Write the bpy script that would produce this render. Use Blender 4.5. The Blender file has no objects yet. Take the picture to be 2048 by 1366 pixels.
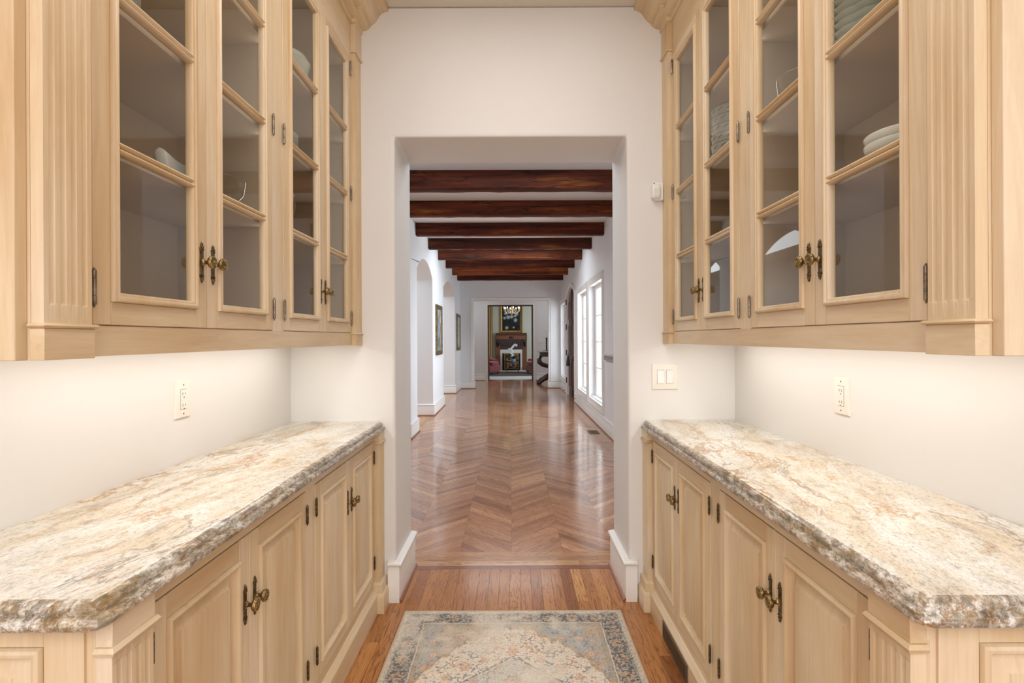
import bpy, bmesh, math, random
import numpy as np
from mathutils import Vector, Matrix
from mathutils.geometry import tessellate_polygon

SC = bpy.context.scene
COL = SC.collection
random.seed(7)
RNG = np.random.RandomState(11)

# ------------------------------------------------------------------ camera
F_PX = 1065.0
VPX, VPY = 1028.0, 676.0          # vanishing point of the pantry in the 2048x1366 frame
CAM_Z = 1.333
cam_data = bpy.data.cameras.new('camera')
cam = bpy.data.objects.new('camera', cam_data)
COL.objects.link(cam)
cam_data.sensor_width = 36.0
cam_data.lens = F_PX / 2048.0 * 36.0
cam_data.shift_x = (1024.0 - VPX) / 2048.0
cam_data.shift_y = (VPY - 683.0) / 2048.0
cam_data.clip_start = 0.02
cam.location = (0, 0, CAM_Z)
ROLL = math.radians(0.28)
cam.rotation_euler = (Matrix.Rotation(math.radians(90), 3, 'X') @ Matrix.Rotation(-ROLL, 3, 'Z')).to_euler()
SC.camera = cam

# ------------------------------------------------------------------ world, exposure
SC.view_settings.view_transform = 'Standard'
SC.view_settings.look = 'None'
SC.view_settings.gamma = 1.0
SC.view_settings.use_curve_mapping = False
SC.view_settings.exposure = 0.0
SC.cycles.use_denoising = True
SC.cycles.max_bounces = 10
SC.cycles.diffuse_bounces = 5
SC.cycles.glossy_bounces = 4
SC.cycles.transparent_max_bounces = 16
SC.cycles.caustics_reflective = False
SC.cycles.caustics_refractive = False
SC.cycles.sample_clamp_indirect = 6.0
w = bpy.data.worlds.new('overcast_sky')
SC.world = w
w.use_nodes = True
w.node_tree.nodes['Background'].inputs[0].default_value = (0.86, 0.93, 1.0, 1)
w.node_tree.nodes['Background'].inputs[1].default_value = 2.2

# the hall is turned a touch to the left of the pantry
YAW = 7.0 / 1065.0
RH = Matrix.Rotation(YAW, 4, 'Z')
CUR = Matrix.Identity(4)

def area_light(name, loc, size, energy, color, direction, hall=False, spread=math.pi):
    l = bpy.data.lights.new(name, 'AREA')
    l.shape = 'RECTANGLE'
    l.size, l.size_y = size
    l.energy = energy
    l.color = color
    l.spread = spread
    o = bpy.data.objects.new(name, l)
    COL.objects.link(o)
    v = Vector(loc)
    d = Vector(direction)
    o.location = (RH @ v) if hall else v
    if hall: d = RH.to_3x3() @ d
    o.rotation_euler = d.to_track_quat('-Z', 'Y').to_euler()
    return o

WARM = (1.0, 0.96, 0.92)
NEUT = (0.985, 0.985, 1.0)
COOL = (0.86, 0.935, 1.0)
area_light('pantry_ceiling_light', (0, 1.35, 2.99), (0.7, 1.5), 16, WARM, (0, 0, -1))
area_light('kitchen_overhead_fill', (0, -1.7, 2.95), (3.6, 2.0), 85, NEUT, (0, 0, -1))  # unseen area light added overhead behind the camera
area_light('kitchen_front_fill', (0, -3.4, 1.6), (3.5, 2.0), 85, (0.92, 0.96, 1.0), (0, 1, 0))  # unseen front fill added behind the camera; the kitchen shell has no window
for sx, nm in ((-1, 'under_cabinet_light'), (1, 'under_cabinet_light')):
    area_light(nm, (-0.007 + sx * 0.93, 1.78, 1.335), (0.1, 1.5), 3.7, (1.0, 0.95, 0.88), (0, 0, -1))
for sx in (-1, 1):            # unseen fill strips added to brighten the display cabinets, behind the stiles
    for yy, sg in ((0.93, 1), (1.765, -1), (1.81, 1), (2.66, -1)):
        area_light('display_fill_strip', (-0.007 + sx * 0.822, yy, 2.03), (0.012, 1.3), 0.26, (1.0, 0.94, 0.86), (sx * 0.75, sg * 1.0, 0))
for yy, pw in ((8.35, 48), (9.87, 44), (13.45, 20)):
    area_light('hall_daylight', (2.5, yy, 1.5), (1.5, 2.0), pw * 2.0, COOL, (-1, 0, 0), hall=True)
area_light('hall_near_fill', (0, 4.2, 2.95), (1.6, 1.1), 30, COOL, (0, 0, -1), hall=True)  # fill added just past the doorway, hidden above its head
area_light('hall_ceiling_fill', (0, 9.3, 2.96), (1.6, 0.6), 26, COOL, (0, 0, -1), hall=True)
area_light('side_room_light', (-2.6, 9.5, 2.9), (1.2, 7.0), 95, COOL, (0, 0, -1), hall=True)
area_light('foyer_light', (1.6, 15.4, 2.9), (1.8, 1.6), 14, NEUT, (0, 0, -1), hall=True)
area_light('foyer_fill', (-1.4, 15.4, 2.9), (1.4, 1.4), 13, NEUT, (0, 0, -1), hall=True)
area_light('library_side_light', (2.4, 19.2, 1.7), (2.2, 2.0), 60, COOL, (-1, 0.1, 0), hall=True)  # unseen side light inside the library; no window is built there
area_light('library_overhead_fill', (0, 18.9, 3.2), (2.0, 1.5), 20, WARM, (0, 0, -1), hall=True)  # unseen overhead fill added for the library

# ------------------------------------------------------------------ object bookkeeping
ORG = {}
def tag(o, label=None, cat=None, group=None, kind=None):
    if label: o['label'] = label
    if cat: o['category'] = cat
    if group: o['group'] = group
    if kind: o['kind'] = kind
    return o

def place(o, org):
    m = CUR @ Matrix.Translation(Vector(org))
    o.location = m.to_translation()
    o.rotation_euler = m.to_euler()

def thing(name, label, cat, loc, group=None):
    o = bpy.data.objects.new(name, None)
    o.empty_display_size = 0.1
    COL.objects.link(o)
    place(o, loc)
    ORG[o.name] = Vector(loc)
    return tag(o, label, cat, group)

class MB:
    """collects faces; T maps the builder's coordinates to room coordinates"""
    def __init__(s, T=None):
        s.v = []; s.f = []; s.mi = []; s.T = T; s.uv = {}
    def add(s, verts, faces, mi=0, uvs=None):
        n = len(s.v)
        s.v.extend(tuple(p) for p in verts)
        for k, f in enumerate(faces):
            if uvs is not None: s.uv[len(s.f)] = [uvs[i] for i in f]
            s.f.append(tuple(n + i for i in f)); s.mi.append(mi)
        return s
    def box(s, x0, x1, y0, y1, z0, z1, mi=0):
        if x0 > x1: x0, x1 = x1, x0
        if y0 > y1: y0, y1 = y1, y0
        if z0 > z1: z0, z1 = z1, z0
        V = [(x, y, z) for z in (z0, z1) for y in (y0, y1) for x in (x0, x1)]
        return s.add(V, [(0, 2, 3, 1), (4, 5, 7, 6), (0, 1, 5, 4), (2, 6, 7, 3), (0, 4, 6, 2), (1, 3, 7, 5)], mi)
    def rings(s, R, closed=True, loop=False, cap0=True, cap1=True, mi=0):
        n = len(R[0]); V = [p for r in R for p in r]; F = []
        m = len(R)
        for i in range(m if loop else m - 1):
            j = (i + 1) % m
            for k in range(n if closed else n - 1):
                l = (k + 1) % n
                F.append((i * n + k, i * n + l, j * n + l, j * n + k))
        if not loop and closed:
            if cap0: F.append(tuple(range(n - 1, -1, -1)))
            if cap1: F.append(tuple((m - 1) * n + k for k in range(n)))
        return s.add(V, F, mi)
    def sweep(s, path, prof, M=lambda a, b, w: (a, b, w), closed=False, mi=0, caps=True):
        """prof = closed polygon (offset to the left of travel, height)"""
        nrm = offsets(path, closed)
        R = [[M(p[0] + nv[0] * o, p[1] + nv[1] * o, w_) for o, w_ in prof] for p, nv in zip(path, nrm)]
        return s.rings(R, True, closed, caps, caps, mi)
    def fillring(s, path, prof, M=lambda a, b, w: (a, b, w), mi=0, cap0=False, cap1=True):
        """rings of a closed outline stepping inwards, then filled"""
        nrm = offsets(path, True)
        R = [[M(p[0] + nv[0] * o, p[1] + nv[1] * o, w_) for p, nv in zip(path, nrm)] for o, w_ in prof]
        return s.rings(R, True, False, cap0, cap1, mi)
    def lathe(s, prof, M=lambda x, y, h: (x, y, h), n=20, mi=0):
        R = [[M(r * math.cos(2 * math.pi * k / n), r * math.sin(2 * math.pi * k / n), h) for k in range(n)] for r, h in prof]
        return s.rings(R, True, False, True, True, mi)
    def tube(s, pts, rad, n=8, mi=0):
        R = []
        for i, p in enumerate(pts):
            p = Vector(p)
            a = Vector(pts[max(i - 1, 0)]); b = Vector(pts[min(i + 1, len(pts) - 1)])
            t = (b - a).normalized()
            up = Vector((0, 0, 1)) if abs(t.z) < 0.9 else Vector((1, 0, 0))
            u = t.cross(up).normalized(); q = t.cross(u).normalized()
            r = rad[i] if isinstance(rad, (list, tuple)) else rad
            R.append([tuple(p + u * (r * math.cos(2 * math.pi * k / n)) + q * (r * math.sin(2 * math.pi * k / n))) for k in range(n)])
        return s.rings(R, True, False, True, True, mi)
    def ball(s, c, r, n=10, m=7, mi=0):
        if not isinstance(r, (list, tuple)): r = (r, r, r)
        R = []
        for i in range(m + 1):
            t = math.pi * (0.02 + 0.96 * i / m) - math.pi / 2
            R.append([(c[0] + r[0] * math.cos(t) * math.cos(2 * math.pi * k / n), c[1] + r[1] * math.cos(t) * math.sin(2 * math.pi * k / n), c[2] + r[2] * math.sin(t)) for k in range(n)])
        return s.rings(R, True, False, True, True, mi)
    def build(s, name, mats, parent=None, bevel=0, seg=2, angle=35, base=None, smooth=True, label=None, cat=None, group=None, kind=None, subsurf=0, recalc=True):
        V = [s.T(*p) for p in s.v] if s.T else s.v
        V = [Vector(p) for p in V]
        if parent is not None: org = ORG[parent.name]
        elif base is not None: org = Vector(base)
        else:
            lo = [min(p[i] for p in V) for i in range(3)]; hi = [max(p[i] for p in V) for i in range(3)]
            org = Vector(((lo[0] + hi[0]) / 2, (lo[1] + hi[1]) / 2, lo[2]))
        me = bpy.data.meshes.new(name)
        me.from_pydata([tuple(p - org) for p in V], [], s.f)
        if s.uv:
            uvl = me.uv_layers.new(name='UVMap')
            for pi, p in enumerate(me.polygons):
                if pi in s.uv:
                    for li, uvv in zip(p.loop_indices, s.uv[pi]): uvl.data[li].uv = uvv
        me.polygons.foreach_set('material_index', s.mi)
        if not isinstance(mats, (list, tuple)): mats = [mats]
        for m in mats: me.materials.append(m)
        if recalc:
            bm = bmesh.new(); bm.from_mesh(me)
            bmesh.ops.recalc_face_normals(bm, faces=bm.faces)
            bm.to_mesh(me); bm.free()
        if smooth:
            me.polygons.foreach_set('use_smooth', [True] * len(me.polygons))
            if hasattr(me, 'set_sharp_from_angle'): me.set_sharp_from_angle(angle=math.radians(angle))
        me.update()
        o = bpy.data.objects.new(name, me)
        COL.objects.link(o)
        if parent is not None: o.parent = parent
        else: place(o, org)
        ORG[o.name] = org
        if bevel:
            b = o.modifiers.new('bevel', 'BEVEL'); b.width = bevel; b.segments = seg; b.limit_method = 'ANGLE'; b.angle_limit = math.radians(40)
            b.use_clamp_overlap = True
        if subsurf:
            b = o.modifiers.new('subsurf', 'SUBSURF'); b.levels = subsurf; b.render_levels = subsurf
        return tag(o, label, cat, group, kind)

def offsets(path, closed):
    n = len(path); out = []
    def nl(a, b):
        dx, dy = b[0] - a[0], b[1] - a[1]; l = math.hypot(dx, dy) or 1
        return (-dy / l, dx / l)
    for i in range(n):
        if closed: n1 = nl(path[i - 1], path[i]); n2 = nl(path[i], path[(i + 1) % n])
        elif i == 0: n1 = n2 = nl(path[0], path[1])
        elif i == n - 1: n1 = n2 = nl(path[-2], path[-1])
        else: n1 = nl(path[i - 1], path[i]); n2 = nl(path[i], path[i + 1])
        mx, my = n1[0] + n2[0], n1[1] + n2[1]
        l2 = mx * mx + my * my
        k = 2.0 / l2 if l2 > 1e-6 else 1
        out.append((mx * k, my * k))
    return out

def rect(a0, a1, b0, b1): return [(a0, b0), (a1, b0), (a1, b1), (a0, b1)]

def poly_wall(mb, outer, holes, w0, w1, M, mi=0):
    loops = [outer] + holes
    tris = tessellate_polygon([[Vector((a, b, 0)) for a, b in l] for l in loops])
    pts = [p for l in loops for p in l]
    n = len(pts)
    V = [M(a, b, w0) for a, b in pts] + [M(a, b, w1) for a, b in pts]
    F = [tuple(t) for t in tris] + [tuple(n + i for i in reversed(t)) for t in tris]
    k = 0
    for l in loops:
        m = len(l)
        for i in range(m):
            j = (i + 1) % m
            F.append((k + i, k + j, n + k + j, n + k + i))
        k += m
    mb.add(V, F, mi)

def copy_tree(o, parent=None):
    c = o.copy(); COL.objects.link(c)
    if parent is not None: c.parent = parent
    ORG[c.name] = ORG[o.name]
    for ch in [x for x in COL.objects if x.parent == o]: copy_tree(ch, c)
    return c

# ------------------------------------------------------------------ materials
def lin(c):
    return tuple((x / 255.0 / 12.92 if x <= 10 else ((x / 255.0 + 0.055) / 1.055) ** 2.4) for x in c) + (1,)

class NT:
    def __init__(s, name):
        s.m = bpy.data.materials.new(name); s.m.use_nodes = True
        s.t = s.m.node_tree; s.b = s.t.nodes['Principled BSDF']; s.out = s.t.nodes['Material Output']
    def n(s, typ, **kw):
        x = s.t.nodes.new(typ)
        ins = kw.pop('i', {})
        for k, v in kw.items(): setattr(x, k, v)
        for k, v in ins.items():
            if isinstance(v, bpy.types.NodeSocket): s.t.links.new(v, x.inputs[k])
            else: x.inputs[k].default_value = v
        return x
    def link(s, a, b): s.t.links.new(a, b)
    def math(s, op, a, b=0.0, c=0.0):
        x = s.n('ShaderNodeMath', operation=op, i={0: a, 1: b, 2: c}); return x.outputs[0]
    def mix(s, fac, a, b, mode='MIX'):
        x = s.n('ShaderNodeMix', data_type='RGBA', blend_type=mode)
        for k, v in ((0, fac), (6, a), (7, b)):
            if isinstance(v, bpy.types.NodeSocket): s.link(v, x.inputs[k])
            else: x.inputs[k].default_value = v
        return x.outputs[2]
    def ramp(s, fac, stops):
        x = s.n('ShaderNodeValToRGB', i={0: fac})
        e = x.color_ramp.elements
        e[0].position, e[0].color = stops[0]; e[1].position, e[1].color = stops[-1]
        for p, c in stops[1:-1]:
            q = e.new(p); q.color = c
        return x.outputs[0]
    def bump(s, h, strength, dist=0.002):
        x = s.n('ShaderNodeBump', i={'Strength': strength, 'Distance': dist, 'Height': h})
        s.link(x.outputs[0], s.b.inputs['Normal'])
    def set(s, **kw):
        for k, v in kw.items():
            k = k.replace('_', ' ')
            if isinstance(v, bpy.types.NodeSocket): s.link(v, s.b.inputs[k])
            else: s.b.inputs[k].default_value = v
        return s
    def coords(s, scale=(1, 1, 1), rnd=True, kind='Object', rot=(0, 0, 0)):
        tc = s.n('ShaderNodeTexCoord').outputs[kind]
        if rnd:
            oi = s.n('ShaderNodeObjectInfo').outputs['Random']
            k = s.math('MULTIPLY', oi, 37.0)
            cb = s.n('ShaderNodeCombineXYZ', i={0: k, 1: k, 2: k}).outputs[0]
            tc = s.n('ShaderNodeVectorMath', operation='ADD', i={0: tc, 1: cb}).outputs[0]
        return s.n('ShaderNodeMapping', i={0: tc, 2: rot, 3: scale}).outputs[0]
    def noise(s, vec, scale=5.0, detail=4.0, rough=0.55, dist=0.0):
        return s.n('ShaderNodeTexNoise', i={'Vector': vec, 'Scale': scale, 'Detail': detail, 'Roughness': rough, 'Distortion': dist}).outputs[0]

def plain(name, rgb, rough=0.5, metal=0.0, coat=0.0, vary=0.0, **kw):
    t = NT(name)
    c = lin(rgb)
    if vary:
        nz = t.noise(t.coords((1, 1, 1)), 3.0, 3.0)
        d = tuple(x * (1 - vary) for x in c[:3]) + (1,)
        t.set(Base_Color=t.mix(nz, d, c))
    else: t.set(Base_Color=c)
    t.set(Roughness=rough, Metallic=metal, Coat_Weight=coat, **kw)
    return t.m

def plaster(name, rgb, bump=0.06):
    t = NT(name); v = t.coords(rnd=False)
    n1 = t.noise(v, 2.0, 3.0); c = lin(rgb); d = tuple(x * 0.95 for x in c[:3]) + (1,)
    t.set(Base_Color=t.mix(n1, d, c), Roughness=0.62)
    t.set(Specular_IOR_Level=0.25)
    t.bump(t.noise(v, 90.0, 3.0), bump, 0.001)
    return t.m

def maple(name, axis='z'):
    t = NT(name)
    sc = {'z': (14, 14, 0.9), 'y': (14, 0.9, 14), 'x': (0.9, 14, 14)}[axis]
    v = t.coords(sc)
    big = t.noise(t.coords({'z': (3.0, 3.0, 0.6), 'y': (3.0, 0.6, 3.0), 'x': (0.6, 3.0, 3.0)}[axis]), 1.3, 3.0, 0.6)
    fine = t.noise(v, 6.0, 5.0, 0.65, 0.3)
    figure = t.noise(t.coords({'z': (7, 7, 0.5), 'y': (7, 0.5, 7), 'x': (0.5, 7, 7)}[axis]), 1.6, 4.0, 0.6, 2.2)
    c1 = t.ramp(big, [(0.28, lin((201, 171, 129))), (0.5, lin((219, 198, 164))), (0.72, lin((228, 213, 190)))])
    c2 = t.ramp(figure, [(0.40, (0.80, 0.72, 0.62, 1)), (0.47, (1, 1, 1, 1)), (0.54, (0.86, 0.79, 0.70, 1)), (0.62, (1, 1, 1, 1))])
    col = t.mix(0.26, c1, c2, 'MULTIPLY')
    c3 = t.ramp(fine, [(0.3, (0.78, 0.68, 0.57, 1)), (0.55, (1, 1, 1, 1)), (0.8, (1.08, 1.08, 1.08, 1))])
    col = t.mix(0.30, col, c3, 'MULTIPLY')
    t.set(Base_Color=col, Roughness=0.42)
    t.set(Specular_IOR_Level=0.45, Coat_Weight=0.12, Coat_Roughness=0.3)
    t.bump(fine, 0.05, 0.001)
    return t.m

def oak(name, dark, midc, light, grain=0.75, rough=0.24, coat=0.35, coat_r=0.12, lo=0.35):
    """strip flooring; the UV map runs along the board, the tone differs board by board"""
    t = NT(name)
    uv = t.n('ShaderNodeTexCoord').outputs['UV']
    isl = t.n('ShaderNodeNewGeometry').outputs['Random Per Island']
    rnd = t.n('ShaderNodeObjectInfo').outputs['Random']
    r = t.math('FRACT', t.math('ADD', t.math('MULTIPLY', isl, 7.31), t.math('MULTIPLY', rnd, 13.7)))
    base = t.ramp(r, [(0.0, lin(dark)), (lo, lin(midc)), (0.75, lin(midc)), (1.0, lin(light))])
    v1 = t.n('ShaderNodeMapping', i={0: uv, 3: (1.1, 15.0, 1)}).outputs[0]
    ring = t.noise(v1, 1.3, 3.0, 0.5, 1.3)
    rr = t.math('FRACT', t.math('MULTIPLY', ring, 10.0))
    cath = t.ramp(rr, [(0.0, (0.34, 0.24, 0.18, 1)), (0.13, (0.86, 0.80, 0.76, 1)), (0.32, (1.05, 1.04, 1.03, 1)), (0.85, (1.05, 1.03, 1.02, 1)), (1.0, (0.30, 0.20, 0.14, 1))])
    v2 = t.n('ShaderNodeMapping', i={0: uv, 3: (5.0, 210.0, 1)}).outputs[0]
    pores = t.noise(v2, 1.0, 4.0, 0.7)
    pc = t.ramp(pores, [(0.36, (0.5, 0.4, 0.33, 1)), (0.48, (1, 1, 1, 1)), (0.8, (1.08, 1.08, 1.06, 1))])
    v3 = t.n('ShaderNodeMapping', i={0: uv, 3: (1.5, 6.0, 1)}).outputs[0]
    tone = t.ramp(t.noise(v3, 1.0, 2.0), [(0.3, (0.82, 0.8, 0.78, 1)), (0.7, (1.12, 1.12, 1.12, 1))])
    col = t.mix(grain, base, cath, 'MULTIPLY')
    col = t.mix(0.6, col, pc, 'MULTIPLY')
    col = t.mix(0.8, col, tone, 'MULTIPLY')
    t.set(Base_Color=col, Roughness=rough, Coat_Weight=coat, Coat_Roughness=coat_r)
    t.bump(pores, 0.05, 0.0006)
    return t.m

def granite(name, edge=False):
    t = NT(name)
    add = lambda a, v: t.n('ShaderNodeVectorMath', operation='ADD', i={0: a, 1: v}).outputs[0]
    o = t.coords(rnd=False, rot=(0, 0, 0.22))
    st = t.n('ShaderNodeMapping', i={0: o, 3: (3.0, 0.8, 5.0)}).outputs[0]
    warp = t.n('ShaderNodeTexNoise', i={'Vector': o, 'Scale': 3.0, 'Detail': 3.0, 'Roughness': 0.5}).outputs['Color']
    wv = t.n('ShaderNodeVectorMath', operation='SCALE', i={0: warp, 3: 0.5}).outputs[0]
    st2 = t.n('ShaderNodeVectorMath', operation='ADD', i={0: st, 1: wv}).outputs[0]
    clouds = t.noise(st2, 3.4, 7.0, 0.62)
    base = t.ramp(clouds, [(0.30, lin((172, 158, 134))), (0.38, lin((208, 198, 180))), (0.48, lin((223, 219, 209))), (0.60, lin((230, 228, 222))), (0.72, lin((204, 202, 197)))])
    big = t.noise(st2, 0.9, 3.0)
    def lines(off, sc, w, det=9.0, rough=0.66):
        v = t.noise(add(st2, off), sc, det, rough, 0.35)
        a = t.math('ABSOLUTE', t.math('SUBTRACT', v, 0.5))
        return t.ramp(a, [(0.0, (1, 1, 1, 1)), (w, (0.6, 0.6, 0.6, 1)), (w * 2.4, (0, 0, 0, 1))])
    def gate(off, sc, a, b): return t.ramp(t.noise(add(st2, off), sc, 3.0), [(a, (0, 0, 0, 1)), (b, (1, 1, 1, 1))])
    patch = gate((3, 1, 8), 2.6, 0.50, 0.66)
    col = t.mix(t.math('MULTIPLY', patch, 0.42), base, lin((210, 178, 122)))
    patch2 = gate((13, 4, 2), 3.6, 0.56, 0.68)
    col = t.mix(t.math('MULTIPLY', patch2, 0.22 if not edge else 0.5), col, lin((138, 124, 110)))
    g1 = t.math('MULTIPLY', lines((0, 0, 0), 1.5, 0.008), gate((5, 5, 5), 1.4, 0.44, 0.56))
    col = t.mix(t.math('MULTIPLY', g1, 0.9), col, lin((170, 122, 56)))
    g2 = t.math('MULTIPLY', lines((7.3, 2.1, 5.5), 2.8, 0.010), gate((1, 9, 4), 2.0, 0.50, 0.62))
    col = t.mix(t.math('MULTIPLY', g2, 0.75), col, lin((112, 88, 62)))
    g3 = t.math('MULTIPLY', lines((4, 8, 1), 4.2, 0.012), gate((2, 3, 9), 2.4, 0.50, 0.64))
    col = t.mix(t.math('MULTIPLY', g3, 0.7), col, lin((182, 138, 78)))
    sp_v = t.n('ShaderNodeMapping', i={0: o, 3: (1.5, 0.7, 1.5)}).outputs[0]
    speck = t.noise(sp_v, 150.0, 3.0, 0.75)
    sc_ = t.ramp(speck, [(0.36, (0.40, 0.37, 0.35, 1)), (0.47, (0.95, 0.94, 0.93, 1)), (0.62, (1.05, 1.05, 1.04, 1))])
    col = t.mix(0.6, col, sc_, 'MULTIPLY')
    sp2 = t.noise(sp_v, 46.0, 5.0, 0.78)
    lo = 0.37 if not edge else 0.43
    s2 = t.ramp(sp2, [(lo, (0.34, 0.29, 0.25, 1) if edge else (0.5, 0.46, 0.42, 1)), (lo + 0.09, (1, 1, 1, 1))])
    col = t.mix(0.55 if not edge else 0.85, col, s2, 'MULTIPLY')
    if edge:
        s3 = t.noise(t.n('ShaderNodeMapping', i={0: o, 3: (2, 1, 3)}).outputs[0], 16.0, 6.0, 0.75)
        k = t.ramp(s3, [(0.43, (0, 0, 0, 1)), (0.58, (1, 1, 1, 1))])
        col = t.mix(t.math('MULTIPLY', k, 0.68), col, lin((104, 92, 68)))
        s4 = t.noise(t.n('ShaderNodeMapping', i={0: o, 3: (2, 1, 3)}).outputs[0], 7.0, 5.0, 0.7, 0.5)
        a4 = t.ramp(t.math('ABSOLUTE', t.math('SUBTRACT', s4, 0.52)), [(0.0, (1, 1, 1, 1)), (0.035, (0, 0, 0, 1))])
        col = t.mix(t.math('MULTIPLY', a4, 0.52), col, lin((156, 118, 54)))
    t.set(Base_Color=col, Roughness=0.17)
    t.set(Specular_IOR_Level=0.5)
    return t.m

def beam_wood():
    t = NT('reclaimed_beam_wood')
    v = t.coords((0.7, 7, 7)); v2 = t.coords((0.35, 4, 4))
    big = t.noise(v2, 2.0, 4.0, 0.6, 0.8); fine = t.noise(v, 5.0, 6.0, 0.7, 0.4)
    c = t.ramp(big, [(0.30, lin((44, 20, 11))), (0.46, lin((84, 36, 19))), (0.60, lin((108, 50, 24))), (0.74, lin((160, 104, 46)))])
    f = t.ramp(fine, [(0.3, (0.55, 0.5, 0.45, 1)), (0.6, (1, 1, 1, 1)), (0.85, (1.2, 1.2, 1.2, 1))])
    col = t.mix(0.8, c, f, 'MULTIPLY')
    cr = t.noise(t.coords((0.45, 5, 5)), 2.2, 3.0, 0.5, 0.3)
    ca = t.math('ABSOLUTE', t.math('SUBTRACT', cr, 0.5))
    cm = t.ramp(ca, [(0.0, (1, 1, 1, 1)), (0.006, (0.7, 0.7, 0.7, 1)), (0.011, (0, 0, 0, 1))])
    col = t.mix(t.math('MULTIPLY', cm, 0.85), col, (0.008, 0.005, 0.004, 1))
    t.set(Base_Color=col, Roughness=0.62)
    t.set(Specular_IOR_Level=0.25)
    t.bump(fine, 0.3, 0.004)
    return t.m

def dark_wood(name, a, b, rough=0.35):
    t = NT(name)
    n1 = t.noise(t.coords((8, 8, 0.8)), 4.0, 4.0, 0.6, 0.4)
    t.set(Base_Color=t.ramp(n1, [(0.3, lin(a)), (0.7, lin(b))]), Roughness=rough, Coat_Weight=0.2, Coat_Roughness=0.2)
    return t.m

def metal(name, a, b, rough=0.32, scale=60, bump=0.25):
    t = NT(name)
    n1 = t.noise(t.coords(), scale, 4.0, 0.7)
    t.set(Base_Color=t.ramp(n1, [(0.35, lin(a)), (0.62, lin(b))]), Metallic=1.0, Roughness=rough)
    t.bump(n1, bump, 0.0015)
    return t.m

def glassy(name, tint=(1, 1, 1, 1), refl=0.9, ior=1.5):
    t = NT(name)
    t.t.nodes.remove(t.b)
    fr = t.n('ShaderNodeFresnel', i={'IOR': ior})
    bf = t.n('ShaderNodeNewGeometry').outputs['Backfacing']
    k = t.math('MULTIPLY', t.math('MULTIPLY', fr.outputs[0], t.math('SUBTRACT', 1.0, bf)), refl)
    tr = t.n('ShaderNodeBsdfTransparent', i={0: tint})
    gl = t.n('ShaderNodeBsdfGlossy', i={'Roughness': 0.015, 'Color': (0.97, 1.0, 0.98, 1)})
    mx = t.n('ShaderNodeMixShader', i={0: k, 1: tr.outputs[0], 2: gl.outputs[0]})
    t.link(mx.outputs[0], t.out.inputs[0])
    return t.m

def emissive(name, rgb, strength):
    t = NT(name); t.set(Base_Color=lin(rgb), Emission_Color=lin(rgb), Emission_Strength=strength); return t.m

def vcol(name, rough=0.8, sheen=0.0, bumpy=0.0, scale=400):
    t = NT(name)
    a = t.n('ShaderNodeVertexColor', layer_name='Col').outputs[0]
    t.set(Base_Color=a, Roughness=rough)
    t.set(Specular_IOR_Level=0.15)
    if sheen: t.set(Sheen_Weight=sheen)
    if bumpy: t.bump(t.noise(t.coords(rnd=False), scale, 2.0), bumpy, 0.003)
    return t.m

M = {}
M['wall'] = plaster('wall_paint', (230, 229, 227))
M['hall_wall'] = plaster('hall_wall_paint', (232, 234, 236))
M['ceil'] = plaster('ceiling_paint', (228, 223, 214))
M['hall_ceil'] = plaster('hall_ceiling_paint', (238, 238, 238))
M['trim'] = plain('white_trim_paint', (238, 236, 232), 0.32, vary=0.03)
M['maple_z'] = maple('maple_vertical', 'z')
M['maple_y'] = maple('maple_lengthwise', 'y')
M['maple_x'] = maple('maple_crosswise', 'x')
M['maple_in'] = plain('cabinet_lining', (206, 188, 164), 0.6, vary=0.12)
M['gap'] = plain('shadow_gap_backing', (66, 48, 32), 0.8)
M['granite'] = granite('granite')
M['granite_edge'] = granite('granite_edge', True)
M['oak'] = oak('oak_strip', (142, 86, 44), (176, 118, 64), (206, 152, 92), grain=0.8, rough=0.3, coat=0.25, lo=0.22)
M['chev'] = oak('oak_chevron', (148, 98, 68), (182, 130, 94), (208, 158, 116), grain=0.75, rough=0.2, coat=0.5, coat_r=0.09)
M['cross'] = oak('oak_border', (160, 108, 66), (190, 140, 92), (206, 160, 112), grain=0.8, rough=0.22, coat=0.4)
M['sill'] = oak('oak_threshold', (134, 80, 52), (146, 90, 60), (154, 98, 66), grain=0.3, rough=0.25)
M['floor_base'] = plain('subfloor', (60, 36, 20), 0.6)
M['beam'] = beam_wood()
M['brass'] = metal('antique_brass', (84, 66, 40), (172, 148, 102), 0.30, 90, 0.35)
M['bronze'] = metal('dark_bronze', (62, 50, 38), (126, 106, 78), 0.42, 110, 0.5)
M['nickel'] = metal('pewter_hinge', (120, 110, 98), (168, 158, 146), 0.34, 40, 0.05)
M['glass'] = glassy('door_glass', (0.945, 0.945, 0.93, 1), 1.0)
M['winglass'] = glassy('window_glass', (0.97, 0.99, 1, 1), 0.8)
M['plastic'] = plain('ivory_plastic', (236, 231, 222), 0.3)
M['white_plastic'] = plain('white_plastic', (240, 240, 238), 0.3)
M['slot'] = plain('dark_slot', (50, 42, 34), 0.6)
M['china'] = plain('white_china', (226, 228, 222), 0.18, coat=0.4)
M['celadon'] = plain('pale_green_china', (190, 196, 186), 0.2, coat=0.4, vary=0.06)
M['leaf'] = plain('green_glaze', (96, 118, 98), 0.25)
M['reg'] = plain('brown_register_paint', (104, 86, 64), 0.45, metal=0.3)
M['black'] = plain('duct_black', (10, 9, 8), 0.9)
M['door_wood'] = dark_wood('entry_door_wood', (52, 20, 14), (92, 42, 30), 0.5)
M['mahogany'] = dark_wood('mahogany', (34, 14, 10), (62, 26, 18), 0.3)
M['mantel'] = dark_wood('mantel_oak', (78, 40, 17), (136, 78, 36), 0.4)
M['mantel_dark'] = dark_wood('mantel_carving', (34, 16, 9), (66, 32, 18), 0.4)
M['red'] = plain('crimson_velvet', (142, 34, 50), 0.85, Sheen_Weight=0.5, vary=0.3)
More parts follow.
